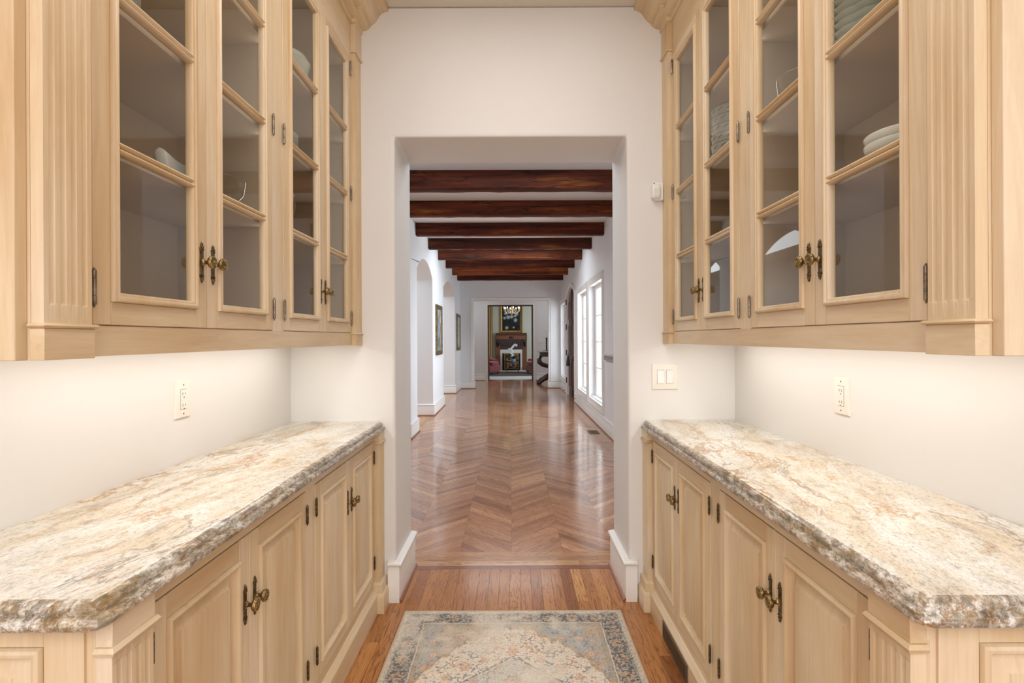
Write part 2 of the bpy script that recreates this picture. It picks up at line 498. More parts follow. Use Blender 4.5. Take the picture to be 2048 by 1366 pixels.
M['red2'] = plain('brick_red_velvet', (150, 52, 38), 0.85, Sheen_Weight=0.5, vary=0.3)
M['gilt'] = metal('gilt_frame', (96, 76, 42), (164, 134, 84), 0.4, 30, 0.3)
M['pewterframe'] = metal('pewter_frame', (96, 90, 78), (150, 142, 124), 0.5, 30, 0.3)
M['tile'] = plain('white_tile', (226, 222, 220), 0.25)
M['grout'] = plain('grout', (170, 160, 152), 0.8)
M['fire_black'] = plain('firebox_black', (16, 14, 14), 0.9)
M['cream_wall'] = plaster('library_wall_paint', (196, 196, 182))
M['ochre'] = plain('ochre_silk', (198, 162, 100), 0.6, vary=0.2)
M['carpet'] = plain('pale_carpet', (200, 202, 206), 0.95, vary=0.08)
M['rugdark'] = plain('dark_grey_rug', (86, 76, 72), 0.95, vary=0.3)
M['candle'] = plain('candle_wax', (252, 250, 244), 0.5, Subsurface_Weight=0.2)
M['marble'] = plain('grey_marble', (178, 176, 172), 0.2, vary=0.15)
M['porcelain'] = plain('blue_white_porcelain', (150, 176, 208), 0.2, coat=0.4, vary=0.4)
M['petal'] = plain('white_petal', (226, 234, 240), 0.6)
M['stem'] = plain('orchid_green', (38, 52, 34), 0.5)
M['crystal'] = plain('champagne_metal', (214, 196, 150), 0.3, metal=0.6)
M['flame'] = emissive('candle_bulb', (255, 226, 170), 9.0)
M['tassel'] = plain('grey_blue_tassel', (62, 68, 82), 0.9, vary=0.3)
M['col'] = vcol('woven_rug', 0.92, 0.2, 0.5, 500)
M['paint'] = vcol('oil_paint', 0.55)
M['tapestry'] = vcol('floral_tapestry', 0.9)
# ------------------------------------------------------------------ pantry shell
XC = -0.007
D1, D2 = 2.703, 3.12
CEIL = 3.015
WH = 1.127            # half width of the pantry
def TL(d, y, z): return (XC - d, y, z)
def TR(d, y, z): return (XC + d, y, z)
def XZ(a, b, w): return (a, w, b)        # wall drawn in x,z ; w = y

mb = MB(); mb.box(-3.2, 3.2, -4.0, 3.06, -0.08, -0.014); floor_p = mb.build('floor', M['floor_base'], kind='structure', smooth=False)
# strip boards of the pantry, running towards the hall
BW = 0.0572
n_pl = 0
def plank(poly, z0, z1, udir, parent, mat, gap=0.0003, name='plank', mbx=None):
    """poly: outline in x,y (ccw); udir: unit vector along the board"""
    off = offsets(poly, True)
    P = [(p[0] + o[0] * gap, p[1] + o[1] * gap) for p, o in zip(poly, off)]
    P2 = [(p[0] + o[0] * (gap + 0.0004), p[1] + o[1] * (gap + 0.0004)) for p, o in zip(poly, off)]
    n = len(P)
    ru, rv = random.uniform(0, 40), random.uniform(0, 40)
    V = [(x, y, z0) for x, y in P] + [(x, y, z1 - 0.0004) for x, y in P] + [(x, y, z1) for x, y in P2]
    U = [(x * udir[0] + y * udir[1] + ru, -x * udir[1] + y * udir[0] + rv) for x, y, z in V]
    F = []
    for a in (0, n):
        for k in range(n):
            l = (k + 1) % n
            F.append((a + k, a + l, a + n + l, a + n + k))
    F.append(tuple(2 * n + k for k in range(n)))
    if mbx is not None: mbx.add(V, F, 0, U); return None
    b = MB(); b.add(V, F, 0, U)
    return b.build(name, mat, parent=parent, recalc=False, smooth=False)

xs = -0.715
row = 0
while xs < 0.70:
    y = 3.072
    first = True
    while y > 0.30:
        L = random.uniform(0.35, 1.25) if first else random.uniform(0.6, 1.5)
        first = False
        y2 = max(y - L, 0.30)
        if y2 - 0.30 < 0.15: y2 = 0.30
        plank(rect(xs, xs + BW, y2, y), -0.014, 0.0, (0, 1), floor_p, M['oak'])
        n_pl += 1
        y = y2
    xs += BW; row += 1
# plainer run of boards below the kitchen side
mb = MB()
x0 = -3.1
while x0 < 3.1:
    y = -4.0
    while y < 0.30:
        y2 = min(y + random.uniform(0.8, 1.6), 0.30)
        plank(rect(x0, x0 + BW * 2, y, y2), -0.014, 0.0, (0, 1), floor_p, M['oak'], mbx=mb)
        y = y2
    x0 += BW * 2
mb.build('plank_field', M['oak'], parent=floor_p, kind='stuff', recalc=False, smooth=False)

mb = MB(); mb.box(-3.2, 3.2, -4.0, D2, CEIL, CEIL + 0.1); mb.build('ceiling', M['ceil'], kind='structure')
YN = 0.0              # where the pantry side walls end and the kitchen begins
mb = MB(); mb.box(XC - WH - 0.14, XC - WH, YN, D2, 0, CEIL); mb.build('wall_left', M['wall'], kind='structure')
mb = MB(); mb.box(XC + WH, XC + WH + 0.14, YN, D2, 0, CEIL); mb.build('wall_right', M['wall'], kind='structure')
# end wall with the deep doorway, corners softly rounded
JL, JR, OH = -0.604, 0.578, 2.357
mb = MB()
poly_wall(mb, [(XC - WH - 0.14, 0), (JL, 0), (JL, OH), (JR, OH), (JR, 0), (XC + WH + 0.14, 0), (XC + WH + 0.14, CEIL), (XC - WH - 0.14, CEIL)], [], D1, D2, XZ)
mb.build('wall_back', M['wall'], kind='structure', bevel=0.016, seg=4)
# kitchen shell behind the camera
mb = MB(); mb.box(-3.2, XC - WH - 0.14, YN, YN + 0.14, 0, CEIL); mb.build('wall_left', M['wall'], kind='structure')
mb = MB(); mb.box(XC + WH + 0.14, 3.2, YN, YN + 0.14, 0, CEIL); mb.build('wall_right', M['wall'], kind='structure')
mb = MB(); mb.box(-3.3, -3.2, -4.0, YN + 0.14, 0, CEIL); mb.build('wall_left', M['wall'], kind='structure')
mb = MB(); mb.box(3.2, 3.3, -4.0, YN + 0.14, 0, CEIL); mb.build('wall_right', M['wall'], kind='structure')
mb = MB(); mb.box(-3.3, 3.3, -4.1, -4.0, 0, CEIL); mb.build('wall_front', M['wall'], kind='structure')

# baseboards wrapping the doorway
BP = [(0, 0), (-0.020, 0), (-0.020, 0.172), (-0.017, 0.176), (-0.017, 0.181), (-0.024, 0.184), (-0.031, 0.190), (-0.033, 0.197), (-0.030, 0.203), (-0.022, 0.205), (-0.014, 0.207), (0, 0.209)]
for side in (-1, 1):
    j = JL if side < 0 else JR
    # travel so that the room is on the right hand: offset to the right is negative
    if side < 0: path = [(j, D2), (j, D1), (j - 0.038, D1)]; pr = [(-o, z) for o, z in BP]
    else: path = [(j, D2), (j, D1), (j + 0.038, D1)]; pr = BP
    mb = MB(); mb.sweep(path, pr if side < 0 else BP)
    b = mb.build('baseboard_left' if side < 0 else 'baseboard_right', M['trim'], kind='structure', angle=50)
    sh = [(0, 0), (0.014, 0), (0.0135, 0.006), (0.010, 0.013), (0.005, 0.018), (0, 0.019)]
    s_path = [(j - side * 0.020, D2 - 0.0), (j - side * 0.020, D1 - 0.018)]
    mb = MB(); mb.sweep(s_path, sh if side < 0 else [(-o, z) for o, z in sh])
    mb.build('shoe_molding', M['sill'], parent=b)

# ------------------------------------------------------------------ cabinet hardware
def knob_set(parent, T, dface, y, z, glossy=False):
    """ornate backplate with a round knob, as sub-parts of a door"""
    Mv = lambda a, b, w: (dface - w, y + a, z + b)
    out = [(0, -0.052), (0.0045, -0.0455), (0.0045, -0.042), (0.0085, -0.036), (0.0075, -0.031), (0.0065, -0.028), (0.0065, 0.028), (0.0075, 0.031), (0.0085, 0.036), (0.0045, 0.042), (0.0045, 0.0455), (0, 0.052)]
    out = out + [(-a, b) for a, b in reversed(out[1:-1])]
    mb = MB(T); mb.fillring(out, [(0, 0), (0, 0.0014), (0.0014, 0.0030)], Mv, cap0=True)
    for sg in (-1, 1):            # cast leaf relief at both tips
        for a, b, r in ((0, 0.046, 0.0026), (-0.003, 0.040, 0.0026), (0.003, 0.040, 0.0026), (0, 0.034, 0.0034), (-0.0045, 0.033, 0.002), (0.0045, 0.033, 0.002)):
            mb.ball(Mv(a, sg * b, 0.003), (0.0022, r, r * 1.3), 8, 4)
    mb.build('backplate', M['bronze'], parent=parent, angle=40)
    L = lambda x, yy, h: (dface - h, y + x, z + yy)
    mb = MB(T)
    mb.lathe([(0.0095, 0.003), (0.0095, 0.005), (0.0065, 0.0065), (0.0052, 0.010), (0.0048, 0.016), (0.0062, 0.019), (0.0125, 0.0215), (0.0150, 0.0245), (0.0160, 0.0265), (0.0160, 0.0285), (0.0148, 0.0298), (0.0150, 0.0312), (0.0136, 0.0330), (0.0118, 0.0336), (0.0112, 0.0328), (0.0050, 0.0338), (0.0008, 0.0345)], L, 22)
    for k in range(9):
        a = 2 * math.pi * k / 9
        mb.ball(L(0.0086 * math.cos(a), 0.0086 * math.sin(a), 0.0332), (0.0018, 0.0023, 0.0023), 6, 4)
    for k in range(16):
        a = 2 * math.pi * k / 16
        mb.ball(L(0.0136 * math.cos(a), 0.0136 * math.sin(a), 0.0324), (0.0013, 0.0016, 0.0016), 5, 4)
    mb.ball(L(0, 0, 0.034), (0.0025, 0.0036, 0.0036), 8, 5)
    mb.build('knob', M['brass'], parent=parent, angle=50)

def hinge(parent, T, dface, y, z, dark=False, length=0.062):
    L = lambda x, yy, h: (dface - 0.0045 + x, y + yy, z + h)
    h = length / 2
    mb = MB(T)
    mb.lathe([(0.0008, -h - 0.007), (0.0024, -h - 0.005), (0.0014, -h - 0.003), (0.0038, -h - 0.0015), (0.0042, -h), (0.0042, -h * 0.52), (0.0036, -h * 0.5), (0.0042, -h * 0.48), (0.0042, h * 0.48), (0.0036, h * 0.5), (0.0042, h * 0.52), (0.0042, h), (0.0038, h + 0.0015), (0.0014, h + 0.003), (0.0024, h + 0.005), (0.0008, h + 0.007)], L, 12)
    mb.build('hinge', M['bronze'] if dark else M['nickel'], parent=parent)

# ------------------------------------------------------------------ shared joinery pieces
def door_frame(parent, T, dface, y0, y1, z0, z1, sw, rw, thick=0.020, bev=0.0018):
    mb = MB(T)
    mb.box(dface, dface + thick, y0, y0 + sw, z0, z1, 0)
    mb.box(dface, dface + thick, y1 - sw, y1, z0, z1, 0)
    mb.box(dface, dface + thick, y0 + sw, y1 - sw, z0, z0 + rw, 1)
    mb.box(dface, dface + thick, y0 + sw, y1 - sw, z1 - rw, z1, 1)
    return mb.build('door', [M['maple_z'], M['maple_y']], parent=parent, bevel=0.0018, seg=2)

GLASS_MOULD = [(0.0, -0.004), (0.0, 0.006), (0.002, 0.0092), (0.006, 0.0112), (0.010, 0.0100), (0.0115, 0.0068), (0.0135, 0.0072), (0.0165, 0.0062), (0.0185, 0.0030), (0.0195, -0.004), (0.0195, -0.012), (0.0, -0.012)]
Z_MUNT = (1.717, 2.022, 2.328)
def glass_door(cab, T, dface, y0, y1, z0, z1, hinge_side, k):
    sw, rwb = 0.047, 0.046
    d = door_frame(cab, T, dface, y0, y1, z0, z1, sw, rwb)
    P = lambda a, b, w: (dface - w, a, b)
    for (a0, a1, b0, b1, hz) in ((y0 + sw, y1 - sw, z0 + rwb, z1 - rwb, 0),):
        mb = MB(T); mb.sweep(rect(a0, a1, b0, b1), GLASS_MOULD, P, closed=True)
        mb.build('glazing_bead', M['maple_z'], parent=d, angle=50)
    gy0, gy1 = y0 + sw + 0.0195, y1 - sw - 0.0195
    gz0, gz1 = z0 + rwb + 0.0195, z1 - rwb - 0.0195
    mp = [(-0.0115, -0.012), (-0.0115, 0.001), (-0.0098, 0.0060), (-0.0062, 0.0082), (-0.0028, 0.0055), (-0.0014, -0.001), (0.0014, -0.001), (0.0028, 0.0055), (0.0062, 0.0082), (0.0098, 0.0060), (0.0115, 0.001), (0.0115, -0.012)]
    for zc in Z_MUNT:
        mb = MB(T)
        mb.sweep([(gy0 - 0.006, zc), (gy1 + 0.006, zc)], mp, P)
        mb.build('muntin', M['maple_y'], parent=d, angle=50)
    zz = (gz0,) + Z_MUNT + (gz1,)
    for i in range(4):
        mb = MB(T); mb.box(dface + 0.0045, dface + 0.0085, gy0 - 0.004, gy1 + 0.004, zz[i] - 0.004, zz[i + 1] + 0.004)
        mb.build('glass_pane', M['glass'], parent=d, smooth=False)
    ky = y1 - 0.024 if hinge_side == 'near' else y0 + 0.024
    knob_set(d, T, dface, ky, 1.528)
    hy = y0 - 0.001 if hinge_side == 'near' else y1 + 0.001
    for hz in (1.432, 2.037, 2.645): hinge(d, T, dface, hy, hz)
    return d

PANEL = [(0, -0.016), (0, 0.003), (0.0015, 0.0065), (0.006, 0.0085), (0.0105, 0.0070), (0.0125, 0.002), (0.0135, -0.0045), (0.0175, -0.0095), (0.0205, -0.0125), (0.0225, -0.0125), (0.046, -0.0035), (0.0465, 0.0010), (0.0490, 0.0015)]
def panel_door(cab, T, dface, y0, y1, z0, z1, hinge_side):
    sw = rw = 0.048
    d = door_frame(cab, T, dface, y0, y1, z0, z1, sw, rw)
    P = lambda a, b, w: (dface - w, a, b)
    mb = MB(T); mb.fillring(rect(y0 + sw, y1 - sw, z0 + rw, z1 - rw), PANEL, P)
    mb.build('raised_panel', M['maple_z'], parent=d, angle=28)
    ky = y1 - 0.023 if hinge_side == 'near' else y0 + 0.025
    knob_set(d, T, dface, ky, 0.661)
    hy = y0 - 0.001 if hinge_side == 'near' else y1 + 0.001
    for hz in (0.245, 0.755): hinge(d, T, dface, hy, hz, dark=True, length=0.055)
    return d

def fluted(parent, T, dface, dback, y0, y1, z0, z1, za, zb, name='pilaster'):
    """block from dface back to dback, four round-ended flutes in its face"""
    yc = (y0 + y1) / 2; pitch = 0.0225; r = 0.0062
    ys = [(y0, 0)]
    for k in range(4):
        c = yc + (k - 1.5) * pitch
        for a in range(7):
            t = math.pi * a / 6
            ys.append((c - r * math.cos(t), r * 0.75 * math.sin(t)))
    ys.append((y1, 0))
    def ringz(z, dep): return [(dface + q * dep * 0.6, yy, z) for yy, q in ys] + [(dback, y1, z), (dback, y0, z)]
    R = [ringz(z0, 0)]
    for zz, dep in ((za, 0), (za + 0.0015, 0.6), (za + 0.004, 0.9), (za + 0.008, 1), (zb - 0.008, 1), (zb - 0.004, 0.9), (zb - 0.0015, 0.6), (zb, 0)): R.append(ringz(zz, dep))
    R.append(ringz(z1, 0))
    mb = MB(T); mb.rings(R)
    return mb.build(name, M['maple_z'], parent=parent, angle=38)

YL = (0.998, 1.371, 1.373, 1.746, 1.829, 2.204, 2.206, 2.580)   # door edges
Y_N, Y_F = 0.874, D1

# ------------------------------------------------------------------ wall cabinets
CROWN = [(0.0, 2.872), (0.004, 2.872), (0.010, 2.876), (0.012, 2.884), (0.012, 2.893), (0.028, 2.897), (0.040, 2.903), (0.048, 2.912), (0.052, 2.912), (0.053, 2.922), (0.066, 2.929), (0.078, 2.940), (0.088, 2.953), (0.094, 2.965), (0.101, 2.975), (0.111, 2.983), (0.124, 2.989), (0.140, 2.993), (0.142, 2.999), (0.142, 3.0145), (0.0, 3.0145)]
def upper_cabinet(T, side):
    loc = T(0.95, 1.79, 1.30)
    lab = {'L': 'maple wall cabinet with four glass doors above the left counter', 'R': 'maple wall cabinet with four glass doors above the right counter'}[side]
    c = thing('wall_cabinet', lab, 'cabinet', loc, None)
    DF, DD, DP = 0.7855, 0.783, 0.7645       # face frame, doors, pilasters
    # box
    mb = MB(T)
    mb.box(DF + 0.018, WH - 0.001, Y_N + 0.02, D1 - 0.001, 1.340, 1.358)
    mb.box(DF + 0.018, WH - 0.001, Y_N + 0.02, D1 - 0.001, 2.71, 2.73)
    mb.box(WH - 0.013, WH - 0.001, Y_N + 0.02, D1 - 0.001, 1.358, 2.71)
    mb.box(DF + 0.018, WH - 0.013, D1 - 0.016, D1 - 0.001, 1.358, 2.71)
    mb.box(DF + 0.018, WH - 0.013, 1.778, 1.797, 1.358, 2.71)
    mb.build('carcass', M['maple_in'], parent=c)
    mb = MB(T); mb.box(DF + 0.001, WH - 0.001, Y_N - 0.0, Y_N + 0.02, 1.300, 3.012)
    mb.build('side_panel', M['maple_z'], parent=c)
    for zs in Z_MUNT:
        for ya, yb in ((0.896, 1.777), (1.798, D1 - 0.017)):
            mb = MB(T); mb.box(DF + 0.026, WH - 0.014, ya, yb, zs - 0.010, zs + 0.010)
            mb.build('shelf', M['maple_in'], parent=c)
    # face frame
    mb = MB(T)
    mb.box(DF, DF + 0.018, Y_N + 0.001, D1 - 0.001, 1.302, 1.3605, 1)
    mb.box(DF, DF + 0.018, Y_N + 0.001, D1 - 0.001, 2.7075, 3.012, 1)
    for a, b in ((Y_N + 0.001, YL[0] - 0.0012), (YL[3] + 0.0012, YL[4] - 0.0012), (YL[7] + 0.0012, D1 - 0.001)):
        mb.box(DF, DF + 0.018, a, b, 1.3605, 2.7075, 0)
    mb.build('face_frame', [M['maple_z'], M['maple_y']], parent=c, smooth=False)
    # returns, fluted pilasters with base block and capital
    for (a, b) in ((Y_N, Y_N + 0.100), (D1 - 0.0995, D1 - 0.0005)):
        p = fluted(c, T, DP, DF, a, b, 1.3615, 2.730, 1.392, 2.700)
        mb = MB(T); mb.box(DP - 0.003, DF, a - 0.003, min(b + 0.003, D1 - 0.0004), 1.300, 1.353)
        mb.build('base_block', M['maple_y'], parent=p, bevel=0.001)
        bead = [(0, 1.353), (0.006, 1.3535), (0.009, 1.3572), (0.006, 1.361), (0, 1.3615)]
        far = b > 2
        path = [(DF, a), (DP, a), (DP, b)] + ([] if far else [(DF, b)])
        mb = MB(T); mb.sweep(path, bead if True else bead)
        mb.build('bead', M['maple_y'], parent=p, angle=50)
        mb = MB(T); mb.box(DP - 0.004, DF, a - 0.004, min(b + 0.004, D1 - 0.0004), 2.7415, 2.93)
        mb.build('capital_block', M['maple_z'], parent=p, bevel=0.001)
        bead = [(0, 2.730), (0.009, 2.7305), (0.011, 2.735), (0.007, 2.7405), (0, 2.7415)]
        mb = MB(T); mb.sweep(path, bead); mb.build('bead', M['maple_y'], parent=p, angle=50)
    # applied panel on the near end
    mb = MB(T)
    mb.box(DF + 0.006, WH - 0.002, Y_N - 0.022, Y_N, 1.300, 2.93)
    mb.build('end_panel', M['maple_z'], parent=c, bevel=0.0015)
    mb = MB(T)
    for zz in ((1.37, 2.84),):
        mb.fillring([(WH - 0.06, zz[0]), (DF + 0.070, zz[0]), (DF + 0.070, zz[1]), (WH - 0.06, zz[1])][::-1], [(0, 0), (0.0, 0.005), (0.008, 0.008), (0.016, 0.002), (0.02, -0.006), (0.05, -0.001), (0.052, 0.002)], lambda a, b, w: (a, Y_N - 0.022 - w, b))
    mb.build('end_moulding', M['maple_z'], parent=c)
    # crown
    path = [(WH - 0.001, Y_N - 0.024), (DP, Y_N - 0.024), (DP, Y_N + 0.104), (DF, Y_N + 0.104), (DF, D1 - 0.1035), (DP, D1 - 0.1035), (DP, D1 - 0.0005)]
    mb = MB(T); mb.sweep(path, CROWN)
    mb.build('crown_moulding', M['maple_y'], parent=c, angle=40)
    for i in range(4):
        glass_door(c, T, DD, YL[2 * i], YL[2 * i + 1], 1.3622, 2.706, 'near' if i % 2 == 0 else 'far', i)
    return c
# ------------------------------------------------------------------ base cabinets
def base_cabinet(T, side):
    loc = T(0.9, 1.79, 0)
    lab = {'L': 'maple base cabinet with four raised panel doors under the left counter', 'R': 'maple base cabinet with four raised panel doors and a floor register on the right'}[side]
    c = thing('base_cabinet', lab, 'cabinet', loc, None)
    DF, DD, DP = 0.681, 0.678, 0.655
    TOP = 0.8715
    mb = MB(T)
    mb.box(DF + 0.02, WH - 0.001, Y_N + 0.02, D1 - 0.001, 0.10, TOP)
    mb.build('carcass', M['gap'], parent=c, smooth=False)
    mb = MB(T)
    mb.box(DF, DF + 0.0205, Y_N + 0.001, D1 - 0.001, 0.834, TOP, 1)
    mb.box(DF, DF + 0.0205, Y_N + 0.001, D1 - 0.001, 0.105, 0.1465, 1)
    for a, b in ((Y_N + 0.001, YL[0] - 0.0013), (YL[3] + 0.0013, YL[4] - 0.0013), (YL[7] + 0.0013, D1 - 0.001)):
        mb.box(DF, DF + 0.0205, a, b, 0.1465, 0.834, 0)
    mb.build('face_frame', [M['maple_z'], M['maple_y']], parent=c, smooth=False)
    for i in range(4):
        panel_door(c, T, DD, YL[2 * i], YL[2 * i + 1], 0.148, 0.8318, 'near' if i % 2 == 0 else 'far')
    # toe board with bevelled cap
    toe = [(0, 0.0), (0.021, 0.0), (0.021, 0.094), (0.018, 0.099), (0.008, 0.108), (0.006, 0.112), (0.0, 0.113)]
    mb = MB(T); mb.sweep([(DF, Y_N + 0.104), (DF, D1 - 0.1035)], toe)
    mb.build('toe_board', M['maple_y'], parent=c, angle=30)
    for (a, b) in ((Y_N, Y_N + 0.100), (D1 - 0.0995, D1 - 0.0005)):
        far = b > 2
        p = fluted(c, T, DP, DF, a, b, 0.142, 0.815, 0.20, 0.800)
        path = [(DF, a), (DP, a), (DP, b)] + ([] if far else [(DF, b)])
        mb = MB(T); mb.box(DP - 0.002, DF, a - 0.002, min(b + 0.002, D1 - 0.0004), 0.829, TOP)
        mb.build('capital_block', M['maple_y'], parent=p, bevel=0.001)
        bead = [(0, 0.815), (0.006, 0.8155), (0.009, 0.822), (0.005, 0.8285), (0, 0.829)]
        mb = MB(T); mb.sweep(path, bead); mb.build('bead', M['maple_y'], parent=p, angle=50)
        plinth = [(0, 0), (0.026, 0), (0.026, 0.078), (0.022, 0.086), (0.014, 0.094), (0.0135, 0.134), (0.010, 0.138), (0, 0.142)]
        mb = MB(T); mb.sweep(path, plinth); mb.build('plinth', M['maple_y'], parent=p, angle=30)
    # near end: stile and raised panel facing the kitchen
    mb = MB(T); mb.box(DF + 0.006, WH - 0.002, Y_N, Y_N + 0.0195, 0.0, TOP)
    mb.box(DF + 0.016, DF + 0.082, Y_N - 0.006, Y_N + 0.001, 0.0, TOP - 0.001)
    mb.box(WH - 0.07, WH - 0.003, Y_N - 0.006, Y_N + 0.001, 0.0, TOP - 0.001)
    mb.box(DF + 0.082, WH - 0.07, Y_N - 0.006, Y_N + 0.001, 0.832, TOP - 0.001)
    mb.box(DF + 0.082, WH - 0.07, Y_N - 0.006, Y_N + 0.001, 0.0, 0.16)
    mb.build('end_panel', M['maple_z'], parent=c, bevel=0.001)
    mb = MB(T)
    mb.fillring([(WH - 0.07, 0.16), (DF + 0.082, 0.16), (DF + 0.082, 0.832), (WH - 0.07, 0.832)][::-1], [(0, 0), (0.0, 0.004), (0.002, 0.008), (0.007, 0.010), (0.013, 0.008), (0.016, 0.002), (0.02, -0.003), (0.024, -0.003), (0.046, 0.003), (0.048, 0.0055)], lambda a, b, w: (a, Y_N - 0.006 - w, b))
    mb.build('end_raised_panel', M['maple_z'], parent=c, angle=28)
    return c

EDGE = [(0.014, 0.8722), (0.006, 0.8724), (0.0018, 0.8755), (0.0, 0.881), (0.0010, 0.8865), (0.0045, 0.8910), (0.0100, 0.8930), (0.0135, 0.8935), (0.0125, 0.8985), (0.0135, 0.9045), (0.0175, 0.9095), (0.0230, 0.9125), (0.0290, 0.914), (0.032, 0.914)]
def countertop(T, side):
    NO = 0.644; y0 = 0.832; y1 = D1 - 0.0005; q = 0.022
    R = []
    for o, z in EDGE:
        t = o * 0.414
        R.append([(WH - 0.0005, y0 + o, z), (NO + q + t, y0 + o, z), (NO + q * 0.3 + o * 0.8, y0 + q * 0.3 + o * 0.8, z), (NO + o, y0 + q + t, z), (NO + o, y1 - q * 1.2, z), (NO + o + q * 0.7, y1, z), (WH - 0.0005, y1, z)])
    mb = MB(T); mb.rings(R[:-1], cap1=False, mi=1)
    mb.rings(R[-2:], cap0=False, mi=0)
    return mb.build('granite_worktop', [M['granite'], M['granite_edge']], label={'L': 'veined cream and gold granite worktop on the left base cabinet', 'R': 'veined cream and gold granite worktop on the right base cabinet'}[side], cat='countertop', angle=30)

for T_, s_ in ((TL, 'L'), (TR, 'R')):
    upper_cabinet(T_, s_); base_cabinet(T_, s_); countertop(T_, s_)
# ------------------------------------------------------------------ hall (drawn in its own turned frame)
CUR = RH
HW = 1.335                      # half width of the hall
HX = 0.0
D3 = 14.08                      # end wall of the hall
HC = 2.966                      # hall ceiling
def YZ(x0):                     # wall drawn in y,z ; w = depth to +x
    return lambda a, b, w: (x0 + w, a, b)
mb = MB(); mb.box(-4.2, 3.2, 3.06, 23.0, -0.08, -0.012); floor_h = mb.build('floor', M['floor_base'], kind='structure', smooth=False)
# threshold board and three border boards across the doorway
y = 3.072
for wd, mat in ((0.050, 'sill'), (0.066, 'cross'), (0.066, 'cross'), (0.066, 'cross')):
    x = -HW
    while x < HW - 0.01:
        x2 = min(x + (2.7 if mat == 'sill' else random.uniform(0.6, 1.3)), HW)
        if HW - x2 < 0.25: x2 = HW
        plank(rect(x, x2, y, y + wd), -0.014, 0.0, (1, 0), floor_h, M[mat])
        x = x2
    y += wd
CY0 = y                         # chevron starts here
# chevron field: eight columns of boards, alternately rising and falling
CWD = 0.322; PITCH = 0.081
cols = [(-4 + k) * CWD for k in range(8)]
rows_each = 33
stuff = MB()
def clip_low(poly, ylow):
    out = []
    n = len(poly)
    for i in range(n):
        a, b = poly[i], poly[(i + 1) % n]
        ia, ib = a[1] >= ylow, b[1] >= ylow
        if ia: out.append(a)
        if ia != ib:
            t = (ylow - a[1]) / (b[1] - a[1])
            out.append((a[0] + (b[0] - a[0]) * t, ylow))
    return out
s2 = math.sqrt(0.5)
for ci, cx in enumerate(cols):
    up = (ci % 2 == 0)          # rises to the right
    y0 = CY0 - CWD
    r = 0
    while y0 < 16.7:
        if up: poly = [(cx, y0), (cx + CWD, y0 + CWD), (cx + CWD, y0 + CWD + PITCH), (cx, y0 + PITCH)]
        else: poly = [(cx, y0 + CWD), (cx + CWD, y0), (cx + CWD, y0 + PITCH), (cx, y0 + CWD + PITCH)]
        poly = clip_low(poly, CY0)
        if len(poly) >= 3 and max(p[1] for p in poly) - CY0 > 0.012:
            # drop repeated points
            pp = [p for i, p in enumerate(poly) if math.hypot(p[0] - poly[i - 1][0], p[1] - poly[i - 1][1]) > 1e-4]
            ud = (s2, s2) if up else (s2, -s2)
            if y0 < CY0 + PITCH * (rows_each - 4): plank(pp, -0.014, 0.0, ud, floor_h, M['chev'])
            else: plank(pp, -0.014, 0.0, ud, None, M['chev'], mbx=stuff)
        y0 += PITCH
stuff.build('chevron_field', M['chev'], parent=floor_h, kind='stuff', recalc=False, smooth=False)
# boards beyond the arches and at both edges
st = MB()
for (xa, xb) in ((-3.9, -4 * CWD), (4 * CWD, 3.1)):
    x = xb if xa < -2 else xa
    while (x > xa if xa < -2 else x < xb):
        x2 = x - BW if xa < -2 else x + BW
        y = 3.0 + random.uniform(0, 0.5) if abs(x) > HW else CY0
        while y < 16.7:
            yb = min(y + random.uniform(0.7, 1.7), 16.7)
            plank(rect(min(x, x2), max(x, x2), y, yb), -0.014, 0.0, (0, 1), None, M['cross'], mbx=st)
            y = yb
        x = x2
st.build('plank_field', M['cross'], parent=floor_h, kind='stuff', recalc=False, smooth=False)

mb = MB(); mb.box(-4.2, 3.2, D2 + 0.002, D3 + 0.2, HC, HC + 0.1); mb.build('ceiling', M['hall_ceil'], kind='structure')
mb = MB(); mb.box(-4.2, 3.2, D3 + 0.2, 23.0, 3.25, 3.35); mb.build('ceiling', M['ceil'], kind='structure')
# left wall: an arcade of segmental arches
def arch_pts(ya, yb, zs, rise, n=18):
    w_ = (yb - ya) / 2; r = (w_ * w_ + rise * rise) / (2 * rise); c = (ya + yb) / 2; zc = zs + rise - r
    a0 = math.asin(w_ / r)
    return [(c + r * math.sin(-a0 + 2 * a0 * k / n), zc + r * math.cos(-a0 + 2 * a0 * k / n)) for k in range(n + 1)]
ARCH = ((5.35, 7.06), (7.63, 9.19), (10.63, 12.86))
outer = [(D2 - 0.01, 0)]
for ya, yb in ARCH:
    outer += [(ya, 0)] + arch_pts(ya, yb, 2.34, 0.23) + [(yb, 0)]
outer += [(D3 + 0.05, 0), (D3 + 0.05, HC), (D2 - 0.01, HC)]
mb = MB(); poly_wall(mb, outer, [], -0.34, 0.0, YZ(-HW)); mb.build('wall_left', M['hall_wall'], kind='structure', bevel=0.012, seg=3)
# right wall: window openings and the arched entrance
WZ0, WZ1 = 0.34, 2.19
WIN = ((7.69, 8.98), (9.28, 10.46), (12.90, 14.0))
DY0, DY1 = 11.03, 12.45
holes = [rect(a, b, WZ0, WZ1) for a, b in WIN]
da = arch_pts(DY0, DY1, 2.24, 0.20)
outer = [(D2 - 0.01, 0), (DY0, 0)] + da + [(DY1, 0), (D3 + 0.05, 0), (D3 + 0.05, HC), (D2 - 0.01, HC)]
mb = MB(); poly_wall(mb, outer, holes, 0.0, 0.22, YZ(HW)); mb.build('wall_right', M['hall_wall'], kind='structure')
